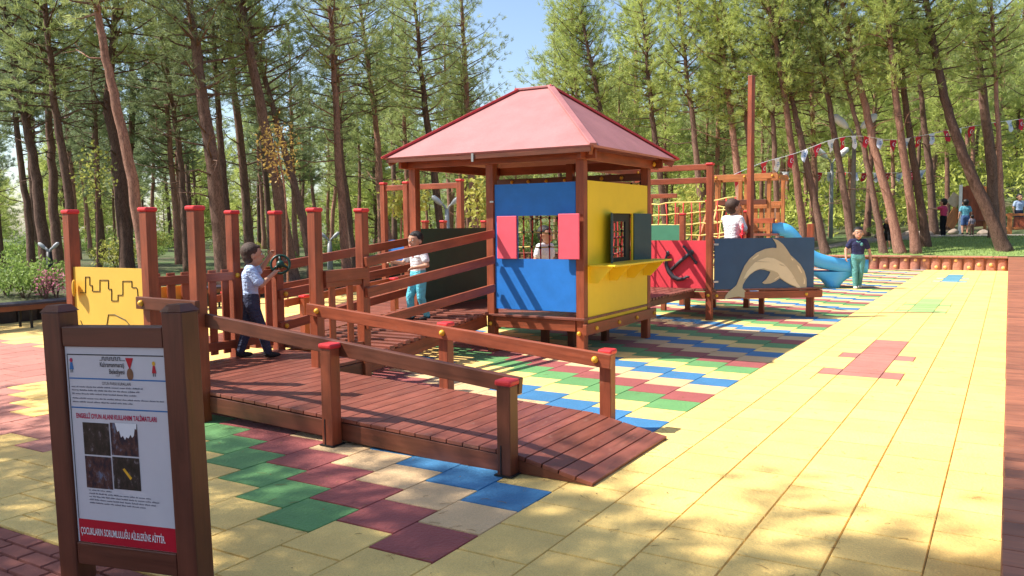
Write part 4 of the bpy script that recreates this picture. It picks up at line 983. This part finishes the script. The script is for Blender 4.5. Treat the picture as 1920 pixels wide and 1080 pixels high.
    for s in (-1, 1):
        m = MB(); m.ball(HP(s*.026, .0625, .006), (.009*g, .005*g, .005*g), 8, 6); e = m.build('eye', WHITE, t, smooth=True); m = MB(); m.ball(HP(s*.026, .0672, .006), .0042*g, 8, 6); m.build('iris', BLACK, e, smooth=True)
        m = MB(); m.tube([HP(s*.012, .066, .022), HP(s*.026, .067, .026), HP(s*.042, .059, .022)], .0022*g, 6); m.build('eyebrow', hair, t, smooth=True)
    m = MB(); m.tube([HP(-.016, .069, -.048), HP(0, .0745, -.05), HP(.016, .069, -.048)], .0035*g, 6); m.build('mouth', C_PINK if False else ROOFT, t, smooth=True)
    # shirt
    m = MB(); spine(m, 1.13, .16, 1, 1.0)
    for k in 'rl':
        e = J['sh_'+k].lerp(J['el_'+k], sleeve); cap(m, J['sh_'+k], e, .045*h, .044*h); cap(m, J['chest'].lerp(J['neck'], .75), J['sh_'+k], .045*h, .045*h)
    remesh(m, 'shirt', shirt, t, vx*1.15, 4)
    if collar:
        m = MB(); c = J['neck']; m.tube([c+Vector((-.045, .015, -.012))*h, c+Vector((-.03, .045, -.025))*h, c+Vector((0, .062, -.045))*h, c+Vector((.03, .045, -.025))*h, c+Vector((.045, .015, -.012))*h], .009*h, 6); m.build('collar', collar, t, smooth=True)
        m = MB(); m.ball(J['chest']+Vector((-.045, .072, .005))*h, (.022*h, .01*h, .03*h), 8, 6); m.build('shirt_badge', collar, t, smooth=True)
    if print_:
        for q, (x, z, r, mt) in enumerate(((-.03, .03, .018, BOLT), (.02, .04, .022, GREENL), (-.005, .0, .014, ROOFT), (.03, .0, .014, C_PINK), (-.04, -.01, .013, YEL))):
            m = MB(); m.ball(J['chest']+Vector((x, .068-abs(x)*.35, z))*h, (r*h, .01*h, r*h), 8, 6); m.build('shirt_print', mt, t, smooth=True)
    # trousers
    m = MB(); spine(m, 1.13, 0, .2, 1.05)
    for k in 'rl':
        if shorts: cap(m, J['hip_'+k], J['hip_'+k].lerp(J['kn_'+k], .8), .062*h, .056*h)
        else:
            cap(m, J['hip_'+k], J['kn_'+k], .063*h, .048*h); cap(m, J['kn_'+k], J['kn_'+k].lerp(J['an_'+k], .93), .048*h, .038*h)
    remesh(m, 'trousers', legs, t, vx*1.15, 4)
    for k in 'rl':
        a = J['an_'+k]; m = MB(); zf = -a.z*.5
        m.ball(a+Vector((0, .035*h, -.022*h)), (.031*h, .075*h, .024*h), 12, 8); m.ball(a+Vector((0, -.004*h, -.008*h)), (.030*h, .036*h, .034*h), 10, 8)
        remesh(m, 'shoe', shoe, t, vx*1.2, 2)
    return t
fh = Vector((fw.x, fw.y, 0)).normalized(); rh = Vector((rt.x, rt.y, 0)).normalized()
bl = onz(474, 670, .255)
person('boy in light blue shirt and dark jeans gripping the green wheel on the platform', (bl.x, bl.y, .255), rh*.92+fh*.38, 1.17,
       dict(head=(0, .03, .913), neck=(0, .01, .80), an_l=(-.055, -.10, .045), kn_l=(-.06, -.03, .265), an_r=(.08, .125, .045), kn_r=(.07, .075, .26), el_l=(-.10, .10, .76), wr_l=(-.05, .175, .885), el_r=(.155, .075, .645), wr_r=(.10, .185, .735)), C_LBLUE, C_JEAN, HAIRB, sleeve=.8)
wb = onz(786, 603, .42)
person('boy in white printed shirt and turquoise trousers walking down the sloping bridge', (wb.x, wb.y, .43), rh*-.72-fh*.6, 1.1,
       dict(head=(0, .035, .90), an_r=(.06, .06, .05), kn_r=(.06, .075, .27), an_l=(-.06, -.07, .05), kn_l=(-.06, .01, .265), el_r=(.17, .09, .64), wr_r=(.17, .22, .66), el_l=(-.18, .0, .625), wr_l=(-.09, .11, .60)), C_WHITE, C_TURQ, HAIRK, print_=True, head_turn=R(14))
person('boy in plain white shirt seen from behind at the red ship wheel', (-1.83, 11.25, .502), rh*.75+fh*.6, 1.49,
       dict(head=(0, .02, .913), el_r=(.15, .03, .63), wr_r=(.09, .16, .60), el_l=(-.12, .07, .66), wr_l=(-.04, .19, .70)), C_WHITE, C_GREY, HAIRB, sleeve=.75, head_turn=R(-22))
nb = onz(1607, 541, 0)
person('child in navy polo shirt and teal trousers walking across the tiles by the slide', (nb.x, nb.y, .0), rh*-.22-fh, 1.45,
       dict(an_r=(.045, .08, .045), kn_r=(.05, .06, .265), an_l=(-.045, -.06, .05), kn_l=(-.045, .02, .26), el_r=(.185, .0, .64), wr_r=(.19, .06, .51), el_l=(-.18, -.02, .62), wr_l=(-.205, -.005, .475)), C_NAVY, C_TEAL, HAIRK, SHOEW, collar=C_TEAL, sleeve=.6)
wv = P(1022, 480, 14.5)
person('person in a white top seen through the rope net behind the blue hut wall', (wv.x, wv.y, 0), rh*.6-fh*.5, 1.56, {}, C_WHITE, C_JEAN, HAIRK, fine=False)
def far(px, py, d, *a, **k):
    q = P(px, py, d); return person(a[0], (q.x, q.y, H(q.x, q.y)+.02), *a[1:], fine=False, **k)
far(1768, 440, 31, 'person in crimson shirt and black trousers with one arm stretched out on the lawn path', rh*-.55+fh*.7, 1.42, dict(el_l=(-.20, .10, .74), wr_l=(-.29, .22, .75), el_r=(.15, -.01, .64)), C_PINK, C_BLACK, HAIRK, SHOEW)
far(1809, 436, 32.5, 'person in aqua shirt and denim shorts facing the timber playhouse', fh+rh*.2, 1.38, {}, C_AQUA, C_DENIM, HAIRK, shorts=True)
far(1822, 434, 32, 'small child in grey checked clothes beside the taller one in aqua', fh, .78, {}, C_GREY, C_BROWN, HAIRK)
far(1664, 462, 29, 'person in black clothes half hidden by the bright leaning trunk', rh*-.7-fh*.5, 1.12, dict(head=(0, .05, .91)), C_BLACK, C_BLACK, HAIRB, SHOEW, shorts=True, hairlong=1)
far(1909, 436, 37.5, 'person in pale blue shirt standing behind the timber fence', -fh, 1.62, {}, C_LBLUE, C_JEAN, HAIRK)
# ------------------------------------------------------------------ pines
def rv(): return Vector((rnd.gauss(0, 1), rnd.gauss(0, 1), rnd.gauss(0, 1))).normalized()
def crown_mesh(seed, h, rmax, nb, nt, nbl, bl, bw, leafm, low=.55):
    global rnd
    keep = rnd; rnd = random.Random(seed); m = MB(); ph = rnd.random()*6
    sect = [rnd.uniform(.45, 1.2) for _ in range(7)]
    for i in range(nb):
        if rnd.random() < .12: continue
        t = (i+rnd.random())/nb; z = h*t*.97
        shp = (low+(1-low)*min(1, t/.3)) if t < .3 else (1-.86*((t-.3)/.7)**1.25)
        a = ph+i*2.39996+rnd.uniform(-.4, .4); L = rmax*shp*rnd.uniform(.55, 1.12)*sect[int((a % 6.283)/6.284*7)]
        out = Vector((math.cos(a), math.sin(a), .12+.75*t+rnd.uniform(-.2, .15))).normalized()
        p0 = Vector((0, 0, z)); p1 = p0+out*L*.55; p2 = p0+out*L+Vector((0, 0, .12*L+rnd.uniform(-.1, .1)*L))
        m.cur = 1; m.tube([p0, p1, p2], [.028*(1-t)+.012, .014*(1-t)+.008, .004], 4, False); m.cur = 0
        k = max(3, int(nt*L/rmax))
        for j in range(k):
            f = .30+.70*(j+rnd.random())/k; c = (p0.lerp(p1, f/.55) if f < .55 else p1.lerp(p2, (f-.55)/.45))+rv()*L*.24*rnd.random()**.5+rv()*.07
            dd = (out+Vector((0, 0, .35))+rv()*.9).normalized(); sz = rnd.uniform(.75, 1.2)
            for q in range(nbl):
                d = (dd+rv()*.85).normalized(); w = d.cross(rv()).normalized()*bw*.5*sz; e = c+d*bl*sz*rnd.uniform(.7, 1.1); b0 = c+rv()*bl*.22
                m.add([b0-w, b0+w, e+w*.35, e-w*.35], [(0, 1, 2, 3)])
    rnd = keep
    me_o = m.build('crown', [leafm, BARK]); me = me_o.data; bpy.data.objects.remove(me_o); return me
CR = {}
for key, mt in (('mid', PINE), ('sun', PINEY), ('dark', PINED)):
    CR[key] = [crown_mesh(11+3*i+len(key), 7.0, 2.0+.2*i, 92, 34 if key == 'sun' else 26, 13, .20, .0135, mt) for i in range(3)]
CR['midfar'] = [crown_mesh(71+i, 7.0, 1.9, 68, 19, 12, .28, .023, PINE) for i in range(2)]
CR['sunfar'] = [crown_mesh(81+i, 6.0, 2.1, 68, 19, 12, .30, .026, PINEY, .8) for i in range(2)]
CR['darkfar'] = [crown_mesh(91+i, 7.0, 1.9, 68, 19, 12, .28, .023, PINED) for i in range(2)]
def trunk_mb(pts, r0_, r1_, limbs=10, zmin=2.2):
    m = MB(); c = crom(pts, 5); n = len(c); rs = [r0_*(1-i/(n-1))**.8*.85+r1_+(.35*r0_*max(0, 1-i/2.5)) for i in range(n)]
    c = [p+Vector((rnd.uniform(-1, 1), rnd.uniform(-1, 1), 0))*.02 for p in c]; m.tube(c, rs, 9)
    z0 = c[0].z; top = c[-1].z
    for k in range(limbs):
        i = rnd.randrange(1, n-1); p = c[i]
        if p.z-z0 < zmin: continue
        a = rnd.uniform(0, 6.28); L = rnd.uniform(.3, 1.6); d = Vector((math.cos(a), math.sin(a), rnd.uniform(-.15, .5))).normalized()
        q = p+d*L*.5+Vector((0, 0, rnd.uniform(-.08, .05))); e = q+(d+rv()*.4).normalized()*L*.5
        m.tube([p, q, e], [.025, .014, .005], 5)
        for s in range(3):
            g = q.lerp(e, rnd.random()); m.tube([g, g+(d+rv()*.9).normalized()*L*.3], [.008, .003], 4)
    return m
def tree(label, pts, d, w, key, height, crown_from, bark=BARK, crown_scale=1.0, limbs=14, far_=False):
    """pts: spots of the photograph along the trunk, foot first, all d metres ahead"""
    dd0 = d
    while -13 < P(*pts[0], d).x < 2.5 and P(*pts[0], d).y < 27.65: d += .25
    if pts[0][0] > 1000: w *= .84
    height *= 1+.6*(d/dd0-1); crown_from *= 1+.6*(d/dd0-1)
    ws = [P(x, y, d) for x, y in pts]; z0 = H(ws[0].x, ws[0].y)
    dirn = (ws[-1]-ws[-2]).normalized() if len(ws) > 1 else Vector((0, 0, 1))
    k = (z0-ws[0].z); ws[0] = ws[0]+((ws[1]-ws[0]).normalized()*(k/max(.2, (ws[1]-ws[0]).normalized().z))); 
    dp = rnd.uniform(-.07, .07); ws = [p+fh*dp*(p.z-z0) for p in ws]
    dirn = (ws[-1]-ws[-2]).normalized(); top = ws[-1]+dirn*max(.5, (z0+height-ws[-1].z)/max(.5, dirn.z))
    foot = ws[0].copy(); foot.z = z0-.15; pl = [foot]+ws[1:]+[ws[-1].lerp(top, .5), top]
    t = thing('pine_tree', (foot.x, foot.y, z0), label, 'pine tree')
    trunk_mb(pl, w*d/F/2, .02, limbs).build('trunk', bark, t, smooth=True)
    # crown along the upper trunk
    zc = z0+crown_from; acc = top.copy()
    for a, b in zip(pl[:-1], pl[1:]):
        if a.z <= zc <= b.z: acc = a.lerp(b, (zc-a.z)/max(1e-5, b.z-a.z)); break
    ax = (top-acc); L = ax.length; me = rnd.choice(CR[key]); o = bpy.data.objects.new('crown', me); col.objects.link(o); o.parent = t
    q = Vector((0, 0, 1)).rotation_difference(ax.normalized()); o.rotation_mode = 'QUATERNION'
    o.rotation_quaternion = q @ Matrix.Rotation(rnd.uniform(0, 6.28), 3, 'Z').to_quaternion(); o.location = acc-Vector((foot.x, foot.y, z0))
    s = L/7*1.02; o.scale = (crown_scale, crown_scale, s); return t
T = tree
# left of the board and over the platform
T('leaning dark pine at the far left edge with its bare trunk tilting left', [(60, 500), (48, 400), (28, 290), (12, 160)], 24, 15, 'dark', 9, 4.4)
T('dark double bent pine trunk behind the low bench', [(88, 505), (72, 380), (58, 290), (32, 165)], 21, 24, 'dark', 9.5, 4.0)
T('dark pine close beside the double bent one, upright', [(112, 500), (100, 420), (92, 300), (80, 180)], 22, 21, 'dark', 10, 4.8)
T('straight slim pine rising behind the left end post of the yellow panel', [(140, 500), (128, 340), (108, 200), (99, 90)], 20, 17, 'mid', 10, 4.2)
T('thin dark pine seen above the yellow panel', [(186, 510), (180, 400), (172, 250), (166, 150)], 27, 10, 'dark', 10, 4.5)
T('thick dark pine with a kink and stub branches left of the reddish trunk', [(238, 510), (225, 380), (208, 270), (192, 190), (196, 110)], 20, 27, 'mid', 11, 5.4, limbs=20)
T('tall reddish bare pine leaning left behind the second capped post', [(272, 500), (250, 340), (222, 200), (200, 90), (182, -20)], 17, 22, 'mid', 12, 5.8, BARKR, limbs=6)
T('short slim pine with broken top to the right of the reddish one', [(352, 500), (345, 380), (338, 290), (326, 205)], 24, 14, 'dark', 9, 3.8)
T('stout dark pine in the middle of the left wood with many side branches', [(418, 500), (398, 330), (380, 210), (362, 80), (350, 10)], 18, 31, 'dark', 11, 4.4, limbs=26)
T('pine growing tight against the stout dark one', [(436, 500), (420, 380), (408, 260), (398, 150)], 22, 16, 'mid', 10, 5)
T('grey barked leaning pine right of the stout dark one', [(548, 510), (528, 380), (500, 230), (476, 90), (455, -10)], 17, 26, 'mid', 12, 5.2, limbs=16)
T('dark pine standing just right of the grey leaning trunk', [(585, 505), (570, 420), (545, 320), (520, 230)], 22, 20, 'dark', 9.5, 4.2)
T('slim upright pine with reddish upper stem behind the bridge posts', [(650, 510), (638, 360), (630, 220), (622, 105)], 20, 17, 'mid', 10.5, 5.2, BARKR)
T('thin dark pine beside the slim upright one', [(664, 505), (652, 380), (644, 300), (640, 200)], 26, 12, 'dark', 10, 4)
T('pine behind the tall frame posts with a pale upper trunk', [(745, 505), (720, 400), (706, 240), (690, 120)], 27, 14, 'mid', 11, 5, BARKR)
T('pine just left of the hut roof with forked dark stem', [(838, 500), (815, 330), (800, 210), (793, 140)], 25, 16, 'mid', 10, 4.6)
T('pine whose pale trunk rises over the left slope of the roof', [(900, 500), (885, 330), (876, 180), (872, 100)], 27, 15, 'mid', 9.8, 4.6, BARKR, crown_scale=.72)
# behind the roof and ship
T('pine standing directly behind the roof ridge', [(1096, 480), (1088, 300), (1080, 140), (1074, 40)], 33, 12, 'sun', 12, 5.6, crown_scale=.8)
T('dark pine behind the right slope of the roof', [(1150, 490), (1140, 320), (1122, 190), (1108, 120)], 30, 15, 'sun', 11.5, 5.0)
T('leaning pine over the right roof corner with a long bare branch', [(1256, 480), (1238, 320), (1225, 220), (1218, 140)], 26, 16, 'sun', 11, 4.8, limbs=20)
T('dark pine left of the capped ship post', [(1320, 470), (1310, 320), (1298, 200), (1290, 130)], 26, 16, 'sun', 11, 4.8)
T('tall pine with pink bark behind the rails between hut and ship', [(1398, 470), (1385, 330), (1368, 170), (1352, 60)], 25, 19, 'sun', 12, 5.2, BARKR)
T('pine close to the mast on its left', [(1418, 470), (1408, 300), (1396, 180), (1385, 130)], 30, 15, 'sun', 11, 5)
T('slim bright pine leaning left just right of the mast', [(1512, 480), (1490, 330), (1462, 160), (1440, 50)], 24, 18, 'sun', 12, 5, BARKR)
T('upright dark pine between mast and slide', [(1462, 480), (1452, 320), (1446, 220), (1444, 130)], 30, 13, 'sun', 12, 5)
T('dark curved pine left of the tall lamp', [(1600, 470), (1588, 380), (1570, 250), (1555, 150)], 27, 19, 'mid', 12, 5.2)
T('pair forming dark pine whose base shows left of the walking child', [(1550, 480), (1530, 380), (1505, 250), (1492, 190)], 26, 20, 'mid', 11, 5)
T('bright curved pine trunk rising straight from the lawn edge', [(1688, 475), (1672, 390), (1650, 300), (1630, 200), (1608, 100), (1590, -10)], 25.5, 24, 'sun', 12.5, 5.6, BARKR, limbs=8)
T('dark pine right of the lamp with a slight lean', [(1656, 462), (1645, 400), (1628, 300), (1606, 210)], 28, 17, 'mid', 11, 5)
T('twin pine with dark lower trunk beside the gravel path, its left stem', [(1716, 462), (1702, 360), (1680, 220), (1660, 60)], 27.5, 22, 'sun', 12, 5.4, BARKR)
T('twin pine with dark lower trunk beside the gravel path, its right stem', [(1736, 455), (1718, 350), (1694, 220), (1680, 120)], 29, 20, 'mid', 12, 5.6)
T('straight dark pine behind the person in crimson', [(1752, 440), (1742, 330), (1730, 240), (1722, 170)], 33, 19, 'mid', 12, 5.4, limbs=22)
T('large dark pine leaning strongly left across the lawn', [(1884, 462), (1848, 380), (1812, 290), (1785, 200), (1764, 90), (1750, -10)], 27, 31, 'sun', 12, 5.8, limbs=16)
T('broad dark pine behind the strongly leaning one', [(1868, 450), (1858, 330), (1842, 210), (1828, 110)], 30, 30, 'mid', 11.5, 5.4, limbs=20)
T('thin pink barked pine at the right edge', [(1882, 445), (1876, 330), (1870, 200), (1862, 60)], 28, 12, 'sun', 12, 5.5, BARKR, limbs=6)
# the crowd of pines farther back
def copy_tree(src, loc, rz, sc, label, group, tilt=0):
    e = src.copy(); col.objects.link(e); e.location = loc; e.rotation_euler = (tilt*fh.y, tilt*-fh.x, rz); e.scale = (sc, sc, sc); e['label'] = label; e['group'] = group
    for c in list(src.children):
        q = c.copy(); col.objects.link(q); q.parent = e
    return e
def proto(seed, key, height, crown_from, r, ck=1.0):
    global rnd
    keep = rnd; rnd = random.Random(seed); t = thing('pine_tree', (0, 0, 0), 'x', 'pine tree'); ORG[t.name] = Vector((0, 0, 0))
    b = rnd.uniform(-.35, .35); c = rnd.uniform(-.35, .35); pl = [Vector((0, 0, -.2)), Vector((b*.4, c*.3, height*.25)), Vector((b, c, height*.5)), Vector((b*.9, c*1.1, height*.75)), Vector((b, c, height))]
    trunk_mb(pl, r, .02, 16, 1.6).build('trunk', BARKR if seed % 2 else BARK, t, smooth=True)
    o = bpy.data.objects.new('crown', CR[key][seed % 2]); col.objects.link(o); o.parent = t; o.location = (b, c, crown_from); o.scale = (ck, ck, (height-crown_from)/CRH[key]*1.03); rnd = keep; return t
CRH = dict(mid=7, sun=7, dark=7, midfar=7, sunfar=6, darkfar=7)
PR = dict(mid=[proto(1, 'midfar', 11, 4.2, .15), proto(2, 'midfar', 12, 5, .14, 1.1), proto(3, 'midfar', 9.5, 3.2, .12)],
          dark=[proto(4, 'darkfar', 11, 4, .15), proto(5, 'darkfar', 10, 3.4, .13), proto(6, 'midfar', 12, 4.8, .15)],
          sun=[proto(7, 'sunfar', 11, 4, .15), proto(8, 'sunfar', 12, 4.8, .14), proto(9, 'midfar', 10, 3.4, .13)],
          young=[proto(10, 'sunfar', 6.5, .5, .08, 1.05), proto(11, 'sunfar', 5.5, .3, .07, 1.1)])
GL = {'left': ('slim pine in the shady wood behind the platform, among many alike', 'pines in the shady left wood'),
      'mid': ('slim pine in the wood behind hut roof and bridge, among many alike', 'pines in the wood behind the hut'),
      'right': ('slim pine in the sunlit wood behind ship, slide and lawn, among many alike', 'pines in the sunlit right wood'),
      'hill': ('bushy bright young pine covering the sunny hillside behind the trunks', 'young pines on the sunny hillside')}
placed = []
used = set()
def place(px, d, kind, lab, sc, mind):
    q = CAM+(fh*d+rh*(d*(px-960)/F)); x, y = q.x, q.y
    if -13.5 < x < 7 and -6 < y < 28.5: return False
    if abs(y-path_y(x)-.8) < 1.6 and x > -9: return False
    if any((x-a)**2+(y-b)**2 < mind*mind for a, b in placed): return False
    placed.append((x, y)); src = rnd.choice(PR[kind]); l, g = GL[lab]; loc = (x, y, H(x, y)); rz = rnd.uniform(0, 6.28)
    if src.name in used: copy_tree(src, loc, rz, sc, l, g, rnd.uniform(-.05, .05))
    else: used.add(src.name); src.location = loc; src.rotation_euler = (0, 0, rz); src.scale = (sc, sc, sc); src['label'] = l; src['group'] = g
    return True
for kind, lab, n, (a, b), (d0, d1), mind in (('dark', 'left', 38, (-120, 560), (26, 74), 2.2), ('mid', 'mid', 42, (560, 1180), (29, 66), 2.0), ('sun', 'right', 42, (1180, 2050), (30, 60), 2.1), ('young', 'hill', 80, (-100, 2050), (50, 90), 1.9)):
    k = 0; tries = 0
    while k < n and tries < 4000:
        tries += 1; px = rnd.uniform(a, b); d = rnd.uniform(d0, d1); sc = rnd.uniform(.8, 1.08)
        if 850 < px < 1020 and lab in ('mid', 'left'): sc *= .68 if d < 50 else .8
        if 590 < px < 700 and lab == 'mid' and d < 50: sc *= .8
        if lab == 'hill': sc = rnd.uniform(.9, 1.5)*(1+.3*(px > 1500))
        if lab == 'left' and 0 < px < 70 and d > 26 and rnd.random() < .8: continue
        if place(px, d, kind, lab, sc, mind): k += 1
for src in [p for v in PR.values() for p in v]:
    if src.name not in used:
        for c in list(src.children): bpy.data.objects.remove(c)
        bpy.data.objects.remove(src)
# pines beside and behind the photographer: out of the picture, they shade the foreground
for i, (x, y, hh) in enumerate(((-12.4, -4.6, 9), (-8.6, -3.1, 9.5), (-6.5, -3.4, 10), (-3.0, -3.9, 10), (-4.9, -4.6, 11), (-1.9, -5.0, 10.5), (-5.2, -4.2, 13), (-16.5, 1.6, 10.5))):
    t = thing('pine_tree', (x, y, 0), ['pine beside the brick path out of view at the left', 'pine behind the notice board and out of view'][i % 2], 'pine tree', 'pines around the photographer'); ORG[t.name] = Vector((0, 0, 0))
    trunk_mb([Vector((0, 0, -.1)), Vector((.1, .1, hh*.3)), Vector((0, .2, hh*.65)), Vector((0, .2, hh))], .15, .02, 10).build('trunk', BARK, t, smooth=True)
    o = bpy.data.objects.new('crown', CR['mid'][i % 2]); col.objects.link(o); o.parent = t; o.location = (0, .2, hh-6.2); o.rotation_euler = (0, 0, i*1.3); o.scale = (1.3, 1.3, .9)
# ------------------------------------------------------------------ shrubs and saplings
def shrub_mesh(seed, h, r, n, ls, mat, stem=True):
    global rnd
    keep = rnd; rnd = random.Random(seed); m = MB()
    for i in range(9 if stem else 0):
        a = rnd.uniform(0, 6.28); m.cur = 1; e = Vector((math.cos(a)*r*.6, math.sin(a)*r*.6, h*rnd.uniform(.5, .9))); m.tube([Vector((0, 0, -.1)), e*.5+Vector((0, 0, .1*h)), e], [.014, .01, .004], 5)
    m.cur = 0
    for i in range(n):
        v = rv()*rnd.random()**.4; p = Vector((v.x*r, v.y*r, h*.55+v.z*h*.45)); d = (rv()+Vector((0, 0, .3))).normalized(); w = d.cross(rv()).normalized(); s = ls*rnd.uniform(.6, 1.3)
        m.add([p, p+d*s*.5+w*s*.28, p+d*s, p+d*s*.5-w*s*.28], [(0, 1, 2, 3)])
    rnd = keep; o = m.build('foliage', [mat, BARK]); me = o.data; bpy.data.objects.remove(o); return me
BU = [shrub_mesh(3, 1.1, .8, 900, .11, LEAFG), shrub_mesh(4, .8, .9, 800, .10, LEAFG)]; BY = shrub_mesh(5, 1.0, .7, 700, .10, LEAFY)
def put(name, me, loc, sc, label, cat, group=None):
    o = bpy.data.objects.new(name, me); col.objects.link(o); o.location = loc; o.rotation_euler = (0, 0, rnd.uniform(0, 6.28)); o.scale = (sc, sc, sc); return tag(o, label, cat, group)
k = 0
while k < 38:
    px = rnd.uniform(-60, 1960); d = rnd.uniform(19, 50); q = CAM+(fh*d+rh*(d*(px-960)/F))
    if -13.4 < q.x < 7 and q.y < 33.5: continue
    put('bush', rnd.choice(BU) if rnd.random() < .7 else BY, (q.x, q.y, H(q.x, q.y)), rnd.uniform(.5, 1.1), 'low green bush on the floor of the pine wood, one of many scattered there', 'bush', 'bushes under the pines'); k += 1
for i, (px, d, me) in enumerate(((10, 17.5, BU[0]), (45, 17.2, BU[1]), (78, 17.4, BU[0]))):
    q = P(px, 520, d); put('bush', me, (q.x, q.y, H(q.x, q.y)), .75, ['leafy bush at the left edge above the bench', 'broad low bush above the middle of the bench', 'bush above the right end of the bench by the board post'][i], 'bush')
RS = shrub_mesh(8, .9, .4, 130, .09, LEAFP)
for i, (px, d) in enumerate(((84, 16.9), (104, 17.1))):
    q = P(px, 520, d); put('rose_bush', RS, (q.x, q.y, H(q.x, q.y)), .7, ['pink flowering bush behind the bench', 'pink flowering bush nearest the tall post of the yellow panel'][i], 'rose bush')
def sapling(label, pts, d, r, n, ls, mat, hh):
    ws = [P(x, y, d) for x, y in pts]; z0 = H(ws[0].x, ws[0].y); ws[0].z = z0; t = thing('sapling', ws[0], label, 'sapling')
    m = MB(); m.tube(crom(ws, 5), .018, 6)
    c = ws[-1]
    for i in range(14):
        a = c+Vector((0, 0, rnd.uniform(-.5, .3)*hh)); m.tube([a, a+rv()*r*.6+Vector((0, 0, .15))], [.007, .003], 4)
    m.build('trunk', BARKR, t, smooth=True); m = MB()
    for i in range(n):
        v = rv()*rnd.random()**.5; p = c+Vector((v.x*r, v.y*r, v.z*hh*.5)); dd = rv(); w = dd.cross(rv()).normalized(); s = ls*rnd.uniform(.6, 1.3)
        m.add([p, p+dd*s*.5+w*s*.3, p+dd*s, p+dd*s*.5-w*s*.3], [(0, 1, 2, 3)])
    m.build('crown', mat, t)
sapling('thin sapling with orange and yellow autumn leaves above the bridge rail', [(538, 520), (536, 380), (520, 280)], 16.5, .48, 420, .07, LEAFO, 1.45)
sapling('sapling with sparse yellow leaves above the yellow panel', [(182, 520), (182, 400), (178, 330)], 19, .5, 300, .09, LEAFY, 1.6)
sapling('yellow green sapling between the tall frame posts', [(752, 520), (752, 430), (758, 372)], 17, .55, 420, .12, LEAFY, .9)
sapling('yellow leaved sapling just left of the blue hut front', [(896, 520), (896, 430), (896, 365)], 17, .38, 380, .12, LEAFY, 1.6)
sapling('bright green sapling between hut and ship posts', [(1295, 480), (1295, 420), (1296, 395)], 22, .55, 420, .13, LEAFY, 1.7)
def scrub(name, mat, n, area, label, hh, rr, per, ls):
    m = MB()
    for i in range(n):
        px, d = area(); q = CAM+(fh*d+rh*(d*(px-960)/F)); x, y = q.x, q.y
        if -13.6 < x < 7 and y < 34: continue
        z = H(x, y); h = rnd.uniform(*hh); r_ = rnd.uniform(*rr)
        for k in range(per):
            v = rv()*rnd.random()**.4; p = Vector((x+v.x*r_, y+v.y*r_, z+h*.5+v.z*h*.55)); dd = (rv()+Vector((0, 0, .35))).normalized(); w_ = dd.cross(rv()).normalized(); sz = ls*rnd.uniform(.6, 1.4)
            m.add([p, p+dd*sz*.5+w_*sz*.16, p+dd*sz, p+dd*sz*.5-w_*sz*.16], [(0, 1, 2, 3)])
    return tag(m.build(name, mat), label, 'undergrowth', kind='stuff')
LEAFH = leaf_mat('hillside leaves', (.26, .32, .05), (.56, .58, .13), .4)
scrub('hillside_scrub', LEAFH, 1500, lambda: (rnd.uniform(1240, 2100), 40+62*rnd.random()**.8), 'bright yellow green scrub covering the hillside on the right behind the trunks', (1.0, 2.6), (.9, 1.6), 42, .34)
scrub('undergrowth', LEAFG, 300, lambda: (rnd.uniform(-200, 1300), 44+48*rnd.random()), 'green undergrowth filling the wood floor behind the left and middle trunks', (.5, 2.0), (.8, 1.5), 46, .24)
# pale rocks along the path
for i, (px, d) in enumerate(((1697, 32.6), (1706, 33), (1732, 32.7), (1788, 34), (1845, 34.2), (1655, 32), (1762, 33.4))):
    q = CAM+(fh*d+rh*(d*(px-960)/F)); m = MB(); m.ball((0, 0, .06), (.20+.07*(i % 3), .17, .13+.04*(i % 2)), 10, 7)
    o = m.build('rock', STONE, None, smooth=True)
    for v in o.data.vertices: v.co += noise.noise_vector(v.co*4+Vector((i*3, 0, 0)))*.09
    o.location = (q.x, q.y, H(q.x, q.y)); tag(o, 'pale rounded rock edging the gravel path under the pines', 'rock', 'rocks along the gravel path')
# ------------------------------------------------------------------ light and sky
LD = Vector((.69, .41, -1)).normalized(); S_ = -LD
sun = bpy.data.lights.new('sun', 'SUN'); sun.energy = 5.0; sun.angle = R(.55); sun.color = (1, .955, .88)
so = bpy.data.objects.new('sun', sun); col.objects.link(so); so.rotation_euler = LD.to_track_quat('-Z', 'Y').to_euler()
w = bpy.data.worlds.new('World'); scene.world = w; w.use_nodes = True; nt = w.node_tree
sk_ = nt.nodes.new('ShaderNodeTexSky'); sk_.sky_type = 'NISHITA'; sk_.sun_disc = False; sk_.sun_elevation = math.asin(S_.z); sk_.sun_rotation = math.atan2(S_.x, S_.y)
sk_.air_density = 1.0; sk_.dust_density = 1.2; sk_.ozone_density = 1.6
nt.links.new(sk_.outputs[0], nt.nodes['Background'].inputs[0]); nt.nodes['Background'].inputs[1].default_value = .125
scene.view_settings.view_transform = 'Standard'; scene.view_settings.look = 'None'; scene.view_settings.exposure = .82; scene.view_settings.gamma = 1
